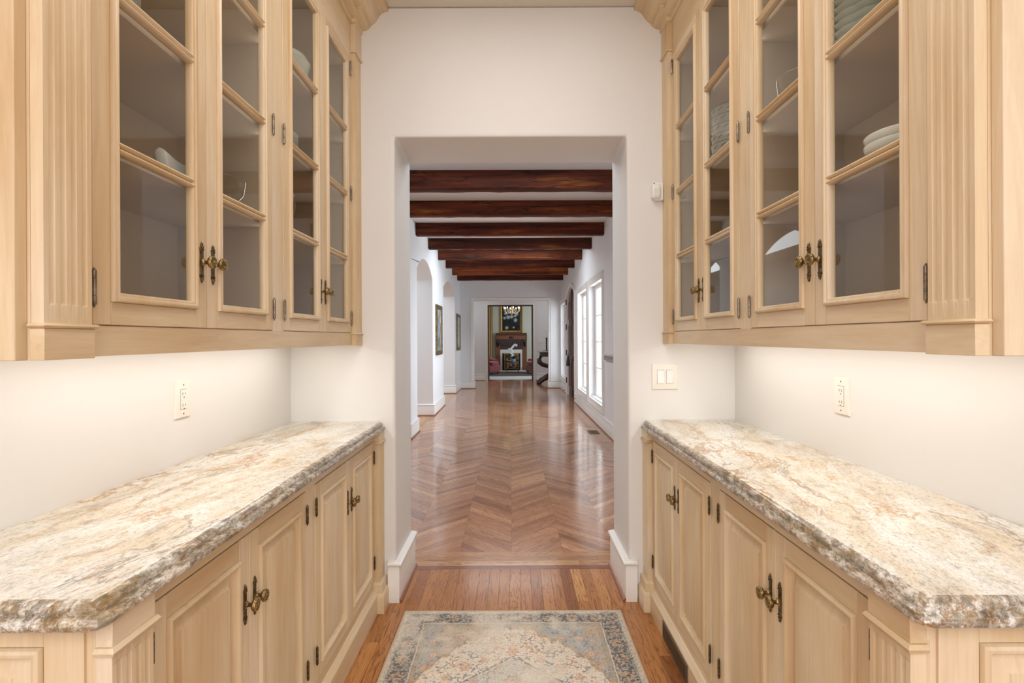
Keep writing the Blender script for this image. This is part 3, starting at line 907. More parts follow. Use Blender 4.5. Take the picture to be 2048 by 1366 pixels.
# end wall with a wide cased opening
mb = MB(); poly_wall(mb, [(-HW - 0.34, 0), (-0.97, 0), (-0.97, 2.325), (1.005, 2.325), (1.005, 0), (HW + 0.2, 0), (HW + 0.2, HC + 0.3), (-HW - 0.34, HC + 0.3)], [], D3, D3 + 0.22, XZ)
mb.build('wall_back', M['hall_wall'], kind='structure', bevel=0.012, seg=3)
# side room behind the arcade
mb = MB(); mb.box(-4.2, -4.1, D2, D3 + 0.2, 0, HC); mb.build('wall_left', M['hall_wall'], kind='structure')
mb = MB(); mb.box(-4.2, -HW - 0.33, D3, D3 + 0.2, 0, HC); mb.build('wall_back', M['hall_wall'], kind='structure')
mb = MB(); mb.box(-4.2, -HW - 0.33, D2 - 0.2, D2, 0, HC); mb.build('wall_front', M['hall_wall'], kind='structure')

# hall baseboards
HB = [(0, 0), (-0.020, 0), (-0.020, 0.163), (-0.015, 0.170), (-0.015, 0.174), (-0.025, 0.180), (-0.026, 0.190), (-0.018, 0.196), (0, 0.199)]
SHOE = [(-0.020, 0), (-0.034, 0), (-0.0335, 0.006), (-0.030, 0.014), (-0.024, 0.018), (-0.020, 0.019)]
def flip(p): return [(-o, z) for o, z in p][::-1]
def base_run(path, name, right):
    """room lies to the right of travel when right is True"""
    mb = MB(); mb.sweep(path, HB if right else flip(HB)); b = mb.build(name, M['trim'], kind='structure', angle=50)
    mb = MB(); mb.sweep(path, SHOE if right else flip(SHOE)); mb.build('shoe_molding', M['sill'], parent=b)
L_ = -HW
base_run([(L_, D2), (L_, ARCH[0][0]), (L_ - 0.34, ARCH[0][0])], 'baseboard_left', True)
base_run([(L_ - 0.34, ARCH[0][1]), (L_, ARCH[0][1]), (L_, ARCH[1][0]), (L_ - 0.34, ARCH[1][0])], 'baseboard_left', True)
base_run([(L_ - 0.34, ARCH[1][1]), (L_, ARCH[1][1]), (L_, ARCH[2][0]), (L_ - 0.34, ARCH[2][0])], 'baseboard_left', True)
base_run([(L_ - 0.34, ARCH[2][1]), (L_, ARCH[2][1]), (L_, D3), (-0.97, D3), (-0.97, D3 + 0.22)], 'baseboard_left', True)
base_run([(HW, D2), (HW, DY0 - 0.10)], 'baseboard_right', False)
base_run([(HW, DY1 + 0.10), (HW, D3), (1.005, D3), (1.005, D3 + 0.22)], 'baseboard_right', False)
# casing round the end opening
cas = [(0, 0), (0, 0.012), (0.010, 0.016), (0.020, 0.012), (0.05, 0.012), (0.056, 0.018), (0.062, 0.018), (0.062, 0)]
mb = MB(); mb.sweep([(-0.97, 0.2), (-0.97, 2.325), (1.005, 2.325), (1.005, 0.2)], cas, lambda a, b, w: (a, D3 - w, b))
mb.build('trim_1', M['trim'], kind='structure', angle=50)

# tall casement windows
def window(n, ya, yb):
    P = lambda a, b, w: (HW - w, a, b)
    mb = MB(); mb.sweep(rect(ya, yb, WZ0, WZ1), [(0.0, 0), (0.0, 0.012), (-0.02, 0.018), (-0.08, 0.018), (-0.09, 0.028), (-0.108, 0.028), (-0.108, 0)], P, closed=True)
    wn = mb.build('window_%d' % n, M['trim'], kind='structure', angle=50)
    G = HW + 0.115
    P = lambda a, b, w: (G - w, a, b)
    mb = MB(); mb.sweep(rect(ya, yb, WZ0, WZ1), [(0, -0.03), (0, 0.03), (0.012, 0.03), (0.016, 0.018), (0.05, 0.018), (0.060, 0.004), (0.060, -0.03)], P, closed=True)
    ym = (ya + yb) / 2
    mb.box(G - 0.02, G + 0.02, ym - 0.04, ym + 0.04, WZ0 + 0.05, WZ1 - 0.05)
    mb.build('window_frame', M['trim'], parent=wn, angle=50)
    mb = MB(); mb.box(G - 0.085, G - 0.03, ya + 0.001, yb - 0.001, WZ0 + 0.001, WZ0 + 0.02); mb.build('window_sill', M['trim'], parent=wn, bevel=0.004)
    for (pa, pb) in ((ya + 0.06, ym - 0.04), (ym + 0.04, yb - 0.06)):
        h = (WZ1 - WZ0 - 0.12) / 4
        for k in range(1, 4):
            mb = MB(); mb.box(G - 0.012, G + 0.012, pa, pb, WZ0 + 0.06 + k * h - 0.011, WZ0 + 0.06 + k * h + 0.011)
            mb.build('muntin', M['trim'], parent=wn, bevel=0.004)
        for k in range(4):
            mb = MB(); mb.box(G - 0.003, G + 0.003, pa - 0.005, pb + 0.005, WZ0 + 0.06 + k * h + (0.010 if k else -0.005), WZ0 + 0.06 + (k + 1) * h - (0.010 if k < 3 else -0.005))
            mb.build('glass_pane', M['winglass'], parent=wn, smooth=False)
for i, (a, b) in enumerate(WIN): window(i + 1, a, b)

# arched entrance door
P = lambda a, b, w: (HW - w, a, b)
path = [(DY0, 0)] + da + [(DY1, 0)]
mb = MB(); mb.sweep(path, [(0, 0), (0, 0.014), (0.02, 0.02), (0.075, 0.02), (0.085, 0.032), (0.105, 0.032), (0.105, 0)], P)
door = mb.build('door_1', M['trim'], kind='structure', angle=50)
inner = [(DY0 + 0.012, 0.004)] + [(a, b - 0.012) for a, b in arch_pts(DY0 + 0.012, DY1 - 0.012, 2.24, 0.20)] + [(DY1 - 0.012, 0.004)]
X0 = HW + 0.03
mb = MB(); poly_wall(mb, inner, [], 0.0, 0.05, YZ(X0)); leaf = mb.build('door_leaf', M['door_wood'], parent=door, bevel=0.003)
ym = (DY0 + DY1) / 2
for k, (pa, pb) in enumerate(((DY0 + 0.10, ym - 0.09), (ym + 0.09, DY1 - 0.10))):
    for (za, zb) in ((0.20, 0.80), (0.92, 1.62), (1.74, 2.16)):
        mb = MB(); mb.fillring(rect(pa, pb, za, zb), [(0, 0), (0, 0.012), (0.012, 0.02), (0.03, 0.008), (0.05, 0.014)], lambda a, b, w: (X0 - w, a, b))
        mb.build('door_panel', M['door_wood'], parent=door, angle=30)
mb = MB(); mb.box(X0 - 0.016, X0, ym - 0.012, ym + 0.012, 0.02, 2.40); mb.build('astragal', M['door_wood'], parent=door, bevel=0.003)
for hz in (0.28, 0.92, 1.52, 2.10):
    mb = MB(); mb.box(HW - 0.036, HW + 0.03, DY1 + 0.004, DY1 + 0.055, hz, hz + 0.13); mb.build('strap_hinge', M['door_wood'], parent=door, bevel=0.004)
mb = MB(); mb.box(X0 - 0.022, X0 - 0.012, ym - 0.10, ym - 0.045, 0.86, 1.22); mb.build('lock_plate', M['nickel'], parent=door, bevel=0.003)
mb = MB(); mb.tube([(X0 - 0.02, ym - 0.07, 1.16), (X0 - 0.06, ym - 0.07, 1.14), (X0 - 0.065, ym - 0.07, 1.05), (X0 - 0.06, ym - 0.07, 0.93), (X0 - 0.02, ym - 0.07, 0.91)], 0.010)
mb.ball((X0 - 0.05, ym - 0.07, 1.19), 0.022); mb.build('door_handle', M['nickel'], parent=door)
mb = MB(); mb.lathe([(0.004, 0.10), (0.010, 0.085), (0.022, 0.07), (0.024, 0.05), (0.016, 0.04), (0.028, 0.025), (0.036, -0.04), (0.044, -0.14), (0.044, -0.145)], lambda x, y, h: (X0 - 0.105 + x, ym - 0.07 + y, 0.86 + h), 14)
tas = mb.build('tassel', M['tassel'], label='dark grey blue tassel hanging from the handle of the arched entrance door', cat='tassel')
mb = MB(); mb.tube([(X0 - 0.105, ym - 0.07, 0.955), (X0 - 0.085, ym - 0.07, 1.02), (X0 - 0.062, ym - 0.07, 1.06)], 0.003); mb.build('cord', M['tassel'], parent=tas)

# reclaimed ceiling beams
BEAMS = [
    (5.17, 'dark reddish ceiling beam nearest the pantry doorway, with a small knot'),
    (6.32, 'second ceiling beam from the pantry, with a long crack and amber sapwood at its left end'),
    (7.53, 'third ceiling beam from the pantry, reddish brown with ends showing at both walls'),
    (8.68, 'fourth ceiling beam from the pantry, darkest brown of the beams'),
    (9.85, 'fifth ceiling beam from the pantry, brown with pale scuffs along its lower edge'),
    (11.02, 'sixth ceiling beam from the pantry, plain dark red'),
    (12.25, 'seventh ceiling beam from the pantry, the lightest and most golden brown'),
    (13.40, 'farthest ceiling beam, dark red, just before the end wall of the hall')]
beam_mats = {}
base_beam = M['beam']
def tint_beam(name, mul, k=1.0):
    m = base_beam.copy(); m.name = name
    nt = m.node_tree; b = nt.nodes['Principled BSDF']
    src = b.inputs['Base Color'].links[0].from_socket
    x = nt.nodes.new('ShaderNodeMix'); x.data_type = 'RGBA'; x.blend_type = 'MULTIPLY'
    x.inputs[0].default_value = 1; nt.links.new(src, x.inputs[6]); x.inputs[7].default_value = mul
    nt.links.new(x.outputs[2], b.inputs['Base Color'])
    return m
tints = [(0.9, 0.85, 0.8, 1), (1.3, 1.35, 1.1, 1), (1.0, 0.85, 0.8, 1), (0.62, 0.6, 0.62, 1), (0.95, 1.0, 1.0, 1), (0.8, 0.66, 0.62, 1), (2.2, 2.5, 2.3, 1), (0.7, 0.62, 0.6, 1)]
rb = random.Random(3)
for i, (by, lab) in enumerate(BEAMS):
    th = 0.15; z0, z1 = 2.795 if i else 2.785, HC + 0.002
    n = 26
    R = []
    for k in range(n + 1):
        x = -HW - 0.012 + (2 * HW + 0.024) * k / n
        j = lambda a: rb.uniform(-a, a)
        R.append([(x, by + j(.002), z0 + 0.012 + j(.003)), (x, by + 0.014 + j(.003), z0 + j(.003)), (x, by + th - 0.014 + j(.003), z0 + j(.003)), (x, by + th + j(.002), z0 + 0.012 + j(.003)), (x, by + th, z1), (x, by + j(.0015), z1)])
    mb = MB(); mb.rings(R)
    bo = mb.build('ceiling_beam', tint_beam('beam_wood_tone', tints[i]), label=lab, cat='beam', group='reclaimed beams across the hall ceiling', angle=50)
    if i in (1, 2):           # long drying crack cut dark along the face
        zc = z0 + (0.105 if i == 1 else 0.12)
        pts = []
        for k in range(19):
            x = (-0.35 if i == 1 else -0.95) + (1.6 if i == 1 else 0.9) * k / 18
            pts.append((x, zc - 0.012 * math.sin(k * 0.30) + rb.uniform(-.0015, .0015)))
        up = [(x, by - 0.0022, z + 0.0045 * math.sin(math.pi * (k + 0.3) / 19)) for k, (x, z) in enumerate(pts)]
        dn = [(x, by - 0.0022, z - 0.0035 * math.sin(math.pi * (k + 0.3) / 19)) for k, (x, z) in enumerate(pts)]
        V = up + dn + [(x, by + 0.004, z) for x, y_, z in up] + [(x, by + 0.004, z) for x, y_, z in dn]
        F = []
        m = len(up)
        for k in range(m - 1):
            F += [(k, k + 1, m + k + 1, m + k), (2 * m + k, 2 * m + k + 1, k + 1, k), (m + k, m + k + 1, 3 * m + k + 1, 3 * m + k)]
        mb = MB(); mb.add(V, F); mb.build('crack', M['black'], parent=bo)

# framed pictures on the left piers
def picture(y0, y1, z0, z1, label, mat_side, img_mat):
    t = thing('framed_picture', label, 'picture', (-HW + 0.02, (y0 + y1) / 2, z0), 'framed pictures between the arches')
    P = lambda a, b, w: (-HW + 0.002 + w, a, b)
    mb = MB(); mb.sweep(rect(y0, y1, z0, z1), [(0, 0), (0, 0.030), (0.012, 0.036), (0.03, 0.030), (0.055, 0.022), (0.07, 0.026), (0.075, 0.018), (0.075, 0)], P, closed=True)
    mb.build('frame', mat_side, parent=t, angle=45)
    mb = MB(); mb.box(-HW + 0.003, -HW + 0.016, y0 + 0.07, y1 - 0.07, z0 + 0.07, z1 - 0.07); mb.build('canvas', img_mat, parent=t)
tt = NT('picture_landscape'); v = tt.coords((1, 3, 1.2)); nn = tt.noise(v, 4.0, 5.0)
tt.set(Base_Color=tt.ramp(nn, [(0.3, lin((52, 62, 74))), (0.5, lin((120, 136, 150))), (0.7, lin((196, 204, 208)))]), Roughness=0.25)
M['pic1'] = tt.m
tt = NT('picture_pale'); v = tt.coords((1, 2, 2)); nn = tt.noise(v, 3.0, 5.0)
tt.set(Base_Color=tt.ramp(nn, [(0.3, lin((168, 158, 132))), (0.7, lin((206, 198, 176)))]), Roughness=0.3)
M['pic2'] = tt.m
picture(9.47, 10.2, 1.03, 1.94, 'gold framed picture with blue grey scene on the nearer wall pier', M['gilt'], M['pic1'])
picture(13.10, 13.88, 1.03, 1.94, 'pewter framed pale picture on the farther wall pier by the end wall', M['pewterframe'], M['pic2'])

# pale stone ledge on the right wall just past the doorway
mb = MB()
out = [(HW - 0.0005, 6.70)] + [(HW - 0.11 - 0.06 * math.sin(math.pi / 2 * k / 8), 6.70 - 0.09 + 0.09 * math.cos(math.pi / 2 * k / 8)) for k in range(9)] + [(HW - 0.17, 5.9), (HW - 0.0005, 5.9)]
mb.fillring(out[::-1], [(0.025, 1.045), (0.006, 1.055), (0, 1.072), (0, 1.092), (0.006, 1.108), (0.025, 1.116)], cap0=True)
mb.build('wall_ledge', M['marble'], label='round ended pale grey stone ledge on the right hall wall beside the window', cat='shelf', angle=40)
# floor register
def floor_vent(x0, x1, y0, y1, label):
    t = thing('floor_register', label, 'vent', ((x0 + x1) / 2, (y0 + y1) / 2, 0.0))
    mb = MB(); mb.sweep(rect(x0, x1, y0, y1), [(0, 0), (0, 0.003), (0.004, 0.006), (0.016, 0.006), (0.016, 0)], closed=True); mb.build('frame', M['reg'], parent=t)
    mb = MB(); mb.box(x0 + 0.014, x1 - 0.014, y0 + 0.014, y1 - 0.014, 0.0003, 0.0012); mb.build('duct', M['black'], parent=t)
    k = x0 + 0.024
    while k < x1 - 0.02:
        mb = MB(); mb.box(k - 0.003, k + 0.003, y0 + 0.015, y1 - 0.015, 0.0016, 0.0052); mb.build('louver', M['reg'], parent=t)
        k += 0.012
floor_vent(1.09, 1.235, 7.36, 7.62, 'small brown floor register in the chevron floor by the right window')
for yy, lab in ((12.64, 'small spring door stop on the baseboard beyond the arched door'), (10.86, 'small spring door stop on the baseboard before the arched door')):
    mb = MB(); mb.tube([(HW - 0.018, yy, 0.09), (HW - 0.085, yy, 0.085)], 0.006); mb.ball((HW - 0.09, yy, 0.085), 0.011)
    mb.build('door_stop', M['bronze'], label=lab, cat='door stop')

# ------------------------------------------------------------------ foyer beyond the hall
F0, F1 = D3 + 0.22, 16.74
mb = MB(); poly_wall(mb, [(-4.2, 0), (-0.715, 0), (-0.715, 2.375), (0.712, 2.375), (0.712, 0), (3.2, 0), (3.2, 3.25), (-4.2, 3.25)], [], F1, F1 + 0.2, XZ)
mb.build('wall_back', M['hall_wall'], kind='structure')
mb = MB(); mb.box(-4.2, -4.1, D3 + 0.2, F1, 0, 3.25); mb.build('wall_left', M['hall_wall'], kind='structure')
mb = MB(); mb.box(3.1, 3.2, D3 + 0.2, F1, 0, 3.25); mb.build('wall_right', M['hall_wall'], kind='structure')
mb = MB(); mb.box(HW + 0.2, 3.2, D3, D3 + 0.2, 0, 3.25); mb.build('wall_front', M['hall_wall'], kind='structure')
base_run([(-4.1, F1), (-0.80, F1)], 'baseboard_back', True)
base_run([(0.80, F1), (3.1, F1)], 'baseboard_back', True)
cas = [(0, 0), (0, 0.016), (0.012, 0.022), (0.02, 0.016), (0.06, 0.016), (0.068, 0.026), (0.082, 0.026), (0.082, 0)]
mb = MB(); mb.sweep([(-0.715, 0), (-0.715, 2.375), (0.712, 2.375), (0.712, 0)], cas, lambda a, b, w: (a, F1 - w, b))
mb.build('trim_2', M['trim'], kind='structure', angle=50)
mb = MB()
mb.box(-0.714, -0.672, F1 + 0.01, F1 + 0.19, 0, 2.374); mb.box(0.669, 0.711, F1 + 0.01, F1 + 0.19, 0, 2.374); mb.box(-0.714, 0.711, F1 + 0.01, F1 + 0.19, 2.335, 2.374)
mb.build('trim_3', M['mahogany'], kind='structure', bevel=0.003)
# light switch by the doorway
def switch_plate(x0, x1, z0, z1, yw, label, rockers):
    t = thing('light_switch', label, 'light switch', ((x0 + x1) / 2, yw, z0))
    mb = MB(); mb.fillring(rect(x0, x1, z0, z1), [(0, 0), (0.0005, 0.004), (0.003, 0.0065), (0.005, 0.007)], lambda a, b, w: (a, yw - w, b), cap0=True)
    mb.build('plate', M['plastic'], parent=t, angle=30)
    n = len(rockers); wd = 0.034; zc = (z0 + z1) / 2
    for k, kind in enumerate(rockers):
        xc = (x0 + x1) / 2 + (k - (n - 1) / 2) * 0.046
        mb = MB(); mb.box(xc - wd / 2 - 0.0008, xc + wd / 2 + 0.0008, yw - 0.0074, yw - 0.0066, zc - 0.0345, zc + 0.0345); mb.build('rocker_well', M['slot'], parent=t, smooth=False)
        zt, zb = (0.0075, 0.012) if kind == 'up' else (0.0115, 0.0078)
        V = [(xc - wd / 2, yw - 0.007, zc - 0.0335), (xc + wd / 2, yw - 0.007, zc - 0.0335), (xc + wd / 2, yw - 0.007, zc + 0.0335), (xc - wd / 2, yw - 0.007, zc + 0.0335),
             (xc - wd / 2, yw - zb, zc - 0.0335), (xc + wd / 2, yw - zb, zc - 0.0335), (xc + wd / 2, yw - zt, zc + 0.0335), (xc - wd / 2, yw - zt, zc + 0.0335)]
        mb = MB(); mb.add(V, [(0, 1, 2, 3), (4, 5, 6, 7), (0, 1, 5, 4), (1, 2, 6, 5), (2, 3, 7, 6), (3, 0, 4, 7)])
        if kind == 'dim': pass
        mb.build('rocker', M['white_plastic'], parent=t, bevel=0.0006)
        for zz in (0.050, -0.050):
            mb = MB(); mb.lathe([(0.0028, 0), (0.0028, 0.0006), (0.001, 0.0009)], lambda x, yv, h: (xc + x, yw - 0.007 - h, zc + zz + yv), 10); mb.build('screw', M['slot'] if False else M['plastic'], parent=t)
    return t
switch_plate(0.87, 1.02, 1.17, 1.29, F1, 'triple light switch plate on the foyer wall above the console table', ['up', 'up', 'up'])

# console table with carved scroll legs
t = thing('console_table', 'carved mahogany console table with a marble top and claw feet in the foyer', 'table', (1.35, 15.45, 0))
mb = MB(); mb.fillring(rect(0.80, 1.95, 15.20, 15.68), [(0.012, 0.915), (0, 0.922), (0, 0.94), (0.008, 0.948)], cap0=True); mb.build('top', M['marble'], parent=t)
mb = MB(); mb.box(0.85, 1.90, 15.24, 15.64, 0.79, 0.915); mb.build('apron', M['mahogany'], parent=t, bevel=0.012)
for sx, xl in ((1, 0.86), (-1, 1.88)):
    for yl in (15.27, 15.60):
        mb = MB()
        pts = [(xl + sx * 0.02, yl, 0.80), (xl - sx * 0.03, yl, 0.70), (xl - sx * 0.02, yl, 0.62), (xl + sx * 0.06, yl, 0.56), (xl + sx * 0.20, yl, 0.52), (xl + sx * 0.32, yl, 0.46), (xl + sx * 0.34, yl, 0.36), (xl + sx * 0.26, yl, 0.26), (xl + sx * 0.14, yl, 0.18), (xl + sx * 0.02, yl, 0.10), (xl - sx * 0.03, yl, 0.04)]
        mb.tube(pts, [0.05, 0.062, 0.066, 0.06, 0.055, 0.045, 0.038, 0.045, 0.055, 0.06, 0.05], 12)
        mb.ball((xl - sx * 0.03, yl, 0.045), (0.07, 0.055, 0.044))
        for k in (-1, 0, 1): mb.ball((xl - sx * 0.075, yl + k * 0.03, 0.03), (0.035, 0.014, 0.029), 8, 5)
        mb.build('leg', M['mahogany'], parent=t, angle=70)
mb = MB(); mb.box(0.9, 1.85, 15.36, 15.5, 0.10, 0.14); mb.build('stretcher', M['mahogany'], parent=t, bevel=0.008)
t = thing('candlestick', 'dark twisted candlestick with a tall white candle on the console table', 'candlestick', (1.045, 15.42, 0.9485))
mb = MB(); mb.lathe([(0.055, 0.949), (0.055, 0.957), (0.03, 0.97), (0.022, 0.985)], lambda x, y, h: (1.045 + x, 15.42 + y, h), 18)
for q in (0, math.pi):
    mb.tube([(1.045 + 0.014 * math.cos(q + k * 0.8), 15.42 + 0.014 * math.sin(q + k * 0.8), 0.98 + k * 0.0165) for k in range(22)], 0.013, 8)
mb.lathe([(0.02, 1.32), (0.034, 1.33), (0.034, 1.336), (0.026, 1.34)], lambda x, y, h: (1.045 + x, 15.42 + y, h), 18)
mb.build('stand', M['mahogany'], parent=t, angle=60)
mb = MB(); mb.lathe([(0.024, 1.34), (0.024, 1.58), (0.018, 1.588)], lambda x, y, h: (1.045 + x, 15.42 + y, h), 16); mb.build('candle', M['candle'], parent=t)
t = thing('figurine', 'small pale porcelain bird figurine beside the candlestick', 'figurine', (0.955, 15.36, 0.9485))
mb = MB(); mb.lathe([(0.035, 0.949), (0.038, 0.955), (0.026, 0.965), (0.012, 0.985)], lambda x, y, h: (0.955 + x, 15.36 + y, h), 14); mb.build('base', M['marble'], parent=t)
mb = MB(); mb.ball((0.955, 15.36, 1.01), (0.032, 0.02, 0.03)); mb.ball((0.932, 15.36, 1.052), (0.015, 0.013, 0.016)); mb.tube([(0.945, 15.36, 1.02), (0.936, 15.36, 1.045)], 0.012); mb.tube([(0.975, 15.36, 1.015), (1.0, 15.36, 1.075)], [0.014, 0.004]); mb.tube([(0.92, 15.36, 1.05), (0.905, 15.36, 1.046)], [0.005, 0.001])
mb.build('bird', M['china'], parent=t, angle=80)

# ------------------------------------------------------------------ library at the far end
B1 = 21.72
mb = MB(); mb.box(-3.2, 3.2, B1, B1 + 0.2, 0, 3.25); mb.build('wall_back', M['cream_wall'], kind='structure')
mb = MB(); mb.box(-3.3, -3.2, F1 + 0.2, B1, 0, 3.25); mb.build('wall_left', M['cream_wall'], kind='structure')
mb = MB(); mb.box(3.2, 3.3, F1 + 0.2, B1, 0, 3.25); mb.build('wall_right', M['cream_wall'], kind='structure')
mb = MB(); mb.box(-3.1, 3.1, F1 + 0.2, B1 - 0.01, 0.0, 0.012); mb.build('carpet', M['carpet'], label='pale fitted carpet covering the library floor', cat='carpet')
mb = MB(); mb.box(-1.6, 1.6, 18.4, 20.9, 0.0125, 0.022); mb.build('dark_rug', M['rugdark'], label='dark grey brown rug before the library fireplace', cat='rug')
# mantel
FY = 21.60
t = thing('fireplace', 'carved oak fireplace with white tile surround in the far library', 'fireplace', (0.03, 21.6, 0.012))
cx = 0.03
mb = MB()
for sx in (-1, 1):
    mb.box(cx + sx * 0.46, cx + sx * 0.625, FY - 0.05, B1, 0.012, 1.02)
    mb.box(cx + sx * 0.445, cx + sx * 0.64, FY - 0.07, B1, 0.012, 0.16)
mb.build('pilaster', M['mantel'], parent=t, bevel=0.006)
mb = MB(); mb.box(cx - 0.625, cx + 0.625, FY - 0.02, B1, 0.87, 1.27); mb.build('frieze', M['mantel_dark'], parent=t, bevel=0.004)
for k in range(11):
    xk = cx - 0.40 + 0.08 * k
    mb = MB(); mb.box(xk - 0.022, xk + 0.022, FY - 0.045, FY - 0.01, 1.0, 1.22); mb.build('carved_baluster', M['mantel_dark'], parent=t, bevel=0.012)
for sx in (-1, 1):
    mb = MB(); mb.tube([(cx + sx * 0.55, FY - 0.09, 1.24), (cx + sx * 0.55, FY - 0.13, 1.16), (cx + sx * 0.55, FY - 0.10, 1.06), (cx + sx * 0.55, FY - 0.06, 0.97)], [0.06, 0.055, 0.045, 0.03], 10); mb.build('bracket', M['mantel_dark'], parent=t)
mb = MB(); mb.box(cx - 0.635, cx + 0.635, FY - 0.08, B1, 1.27, 1.44); mb.build('entablature', M['mantel'], parent=t, bevel=0.008)
mb = MB(); mb.ball((cx, FY - 0.09, 1.355), (0.10, 0.03, 0.05)); mb.build('carved_crest', M['mantel_dark'], parent=t)
mb = MB(); mb.sweep([(cx + 0.63, B1), (cx + 0.63, FY - 0.08), (cx - 0.63, FY - 0.08), (cx - 0.63, B1)], [(0, 1.44), (-0.015, 1.45), (-0.03, 1.47), (-0.07, 1.49), (-0.085, 1.50), (-0.085, 1.535), (0, 1.535)])
mb.box(cx - 0.63, cx + 0.63, FY - 0.08, B1, 1.44, 1.535); mb.build('mantel_shelf', M['mantel'], parent=t)
mb = MB(); mb.box(cx - 0.46, cx + 0.46, FY - 0.004, B1, 0.012, 0.88); mb.build('surround', M['grout'], parent=t)
for k in range(9):              # white tiles: top course, then both legs
    xk = cx - 0.45 + 0.1 * k
    mb = MB(); mb.box(xk + 0.002, xk + 0.098, FY - 0.014, FY - 0.003, 0.715, 0.865); mb.build('tile', M['tile'], parent=t, bevel=0.002)
for sx in (-1, 1):
    for k in range(6):
        a, b = sorted((cx + sx * 0.368, cx + sx * 0.448)); zz = 0.016 + k * 0.1165
        mb = MB(); mb.box(a, b, FY - 0.014, FY - 0.003, zz, zz + 0.1125); mb.build('tile', M['tile'], parent=t, bevel=0.002)
mb = MB(); mb.box(cx - 0.365, cx + 0.365, FY - 0.010, FY - 0.003, 0.013, 0.713); mb.build('firebox', M['fire_black'], parent=t)  # flat near-black sheet filling the firebox opening
mb = MB(); mb.box(-0.75, 0.80, 21.15, 21.5, 0.0125, 0.03); mb.build('hearth', M['tile'], label='pale tiled hearth in front of the library fireplace', cat='hearth', bevel=0.003)

def paint_grid(w_, h_, nx, ny, fn, place_fn, name, mat, parent=None, **kw):
    xs_ = np.linspace(-w_ / 2, w_ / 2, nx); ys_ = np.linspace(-h_ / 2, h_ / 2, ny)
    X, Y = np.meshgrid(xs_, ys_)
    C = fn(X, Y)
    mb = MB()
    V = [place_fn(x, y) for x, y in zip(X.ravel(), Y.ravel())]
    F = [(j * nx + i, j * nx + i + 1, (j + 1) * nx + i + 1, (j + 1) * nx + i) for j in range(ny - 1) for i in range(nx - 1)]
    mb.add(V, F)
    o = mb.build(name, mat, parent=parent, recalc=False, **kw)
    a = o.data.color_attributes.new('Col', 'FLOAT_COLOR', 'POINT')
    D = np.ones((nx * ny, 4), dtype=np.float32)
    c = C.reshape(-1, 3) / 255.0
    D[:, :3] = np.where(c <= 0.04045, c / 12.92, ((c + 0.055) / 1.055) ** 2.4)
    a.data.foreach_set('color', D.ravel())
    return o
def vnoise(X, Y, sc, seed=0):
    r = np.random.RandomState(seed); G = r.rand(256, 256)
    x = X * sc + 1000.5; y = Y * sc + 1000.5
    xi = np.floor(x).astype(int); yi = np.floor(y).astype(int); fx = x - xi; fy = y - yi
    fx = fx * fx * (3 - 2 * fx); fy = fy * fy * (3 - 2 * fy)
    g = lambda a, b: G[a % 256, b % 256]
    return (g(xi, yi) * (1 - fx) + g(xi + 1, yi) * fx) * (1 - fy) + (g(xi, yi + 1) * (1 - fx) + g(xi + 1, yi + 1) * fx) * fy
def mixc(C, col, k):
    k = np.clip(k, 0, 1)[..., None]
    return C * (1 - k) + np.array(col, float) * k

# flower painting over the mantel
t = thing('painting', 'large gilt framed painting of white flowers on black above the mantel', 'painting', (cx, B1 - 0.03, 1.56))
mb = MB(); mb.sweep(rect(cx - 0.455, cx + 0.455, 1.56, 2.80), [(0, 0), (0, 0.05), (0.02, 0.065), (0.05, 0.05), (0.085, 0.028), (0.095, 0.034), (0.10, 0.02), (0.10, 0)], lambda a, b, w: (a, B1 - 0.003 - w, b), closed=True)
mb.build('frame', M['gilt'], parent=t, angle=40)
def flowers(X, Y):
    n = vnoise(X, Y, 9, 1); C = np.zeros(X.shape + (3,)) + np.array([26, 28, 30]); C = mixc(C, (58, 60, 60), n * 0.6)
    rr = np.random.RandomState(5)
    for (fx, fy, r) in ((-0.22, 0.16, .075), (-0.27, -0.03, .065), (-0.12, 0.0, .09), (0.02, 0.02, .08), (0.16, 0.05, .06), (0.22, 0.14, .085), (0.17, -0.12, .085), (0.0, 0.20, .08), (-0.1, 0.28, .09), (0.12, 0.3, .08), (-0.18, -0.43, .075), (0.1, -0.42, .045), (-0.22, .36, .07)):
        a = np.arctan2(Y - fy, X - fx); d = np.hypot(X - fx, Y - fy) / (1.18 * r * (1 + 0.12 * np.sin(7 * a)))
        C = mixc(C, (170, 180, 186), (1 - d) * 2.2 * (0.6 + 0.5 * vnoise(X, Y, 40, 2)))
    for (sx, ex) in ((-.15, -.03), (.0, 0), (.15, .03)):
        k = np.abs(X - (sx + (ex - sx) * (0.0 - Y) / 0.45)) < 0.008
        C = mixc(C, (50, 58, 46), k * (Y < -0.05) * (Y > -0.5) * 0.7)
    return mixc(C, (54, 26, 18), (Y < -0.50) * 1.0)
paint_grid(0.73, 1.06, 74, 106, flowers, lambda x, y: (cx + x, B1 - 0.02, 2.18 + y), 'canvas', M['paint'], parent=t)
# ochre curtain
t = thing('curtain', 'ochre silk curtain hanging left of the library fireplace', 'curtain', (-0.98, 21.4, 0.013))
R = []
for z in (0.03, 0.8, 1.6, 2.4, 3.1):
    R.append([(-1.30 + 0.58 * k / 60, 21.35 + 0.035 * math.sin(k * 0.9) * (1 + 0.1 * z), z) for k in range(61)] + [(-1.30 + 0.58 * k / 60, 21.38 + 0.035 * math.sin(k * 0.9) * (1 + 0.1 * z), z) for k in range(60, -1, -1)])
mb = MB(); mb.rings(R); mb.build('drape', M['ochre'], parent=t, angle=80)
mb = MB(); mb.tube([(-1.45, 21.37, 3.13), (-0.68, 21.37, 3.13)], 0.02); mb.build('rod', M['gilt'], parent=t)

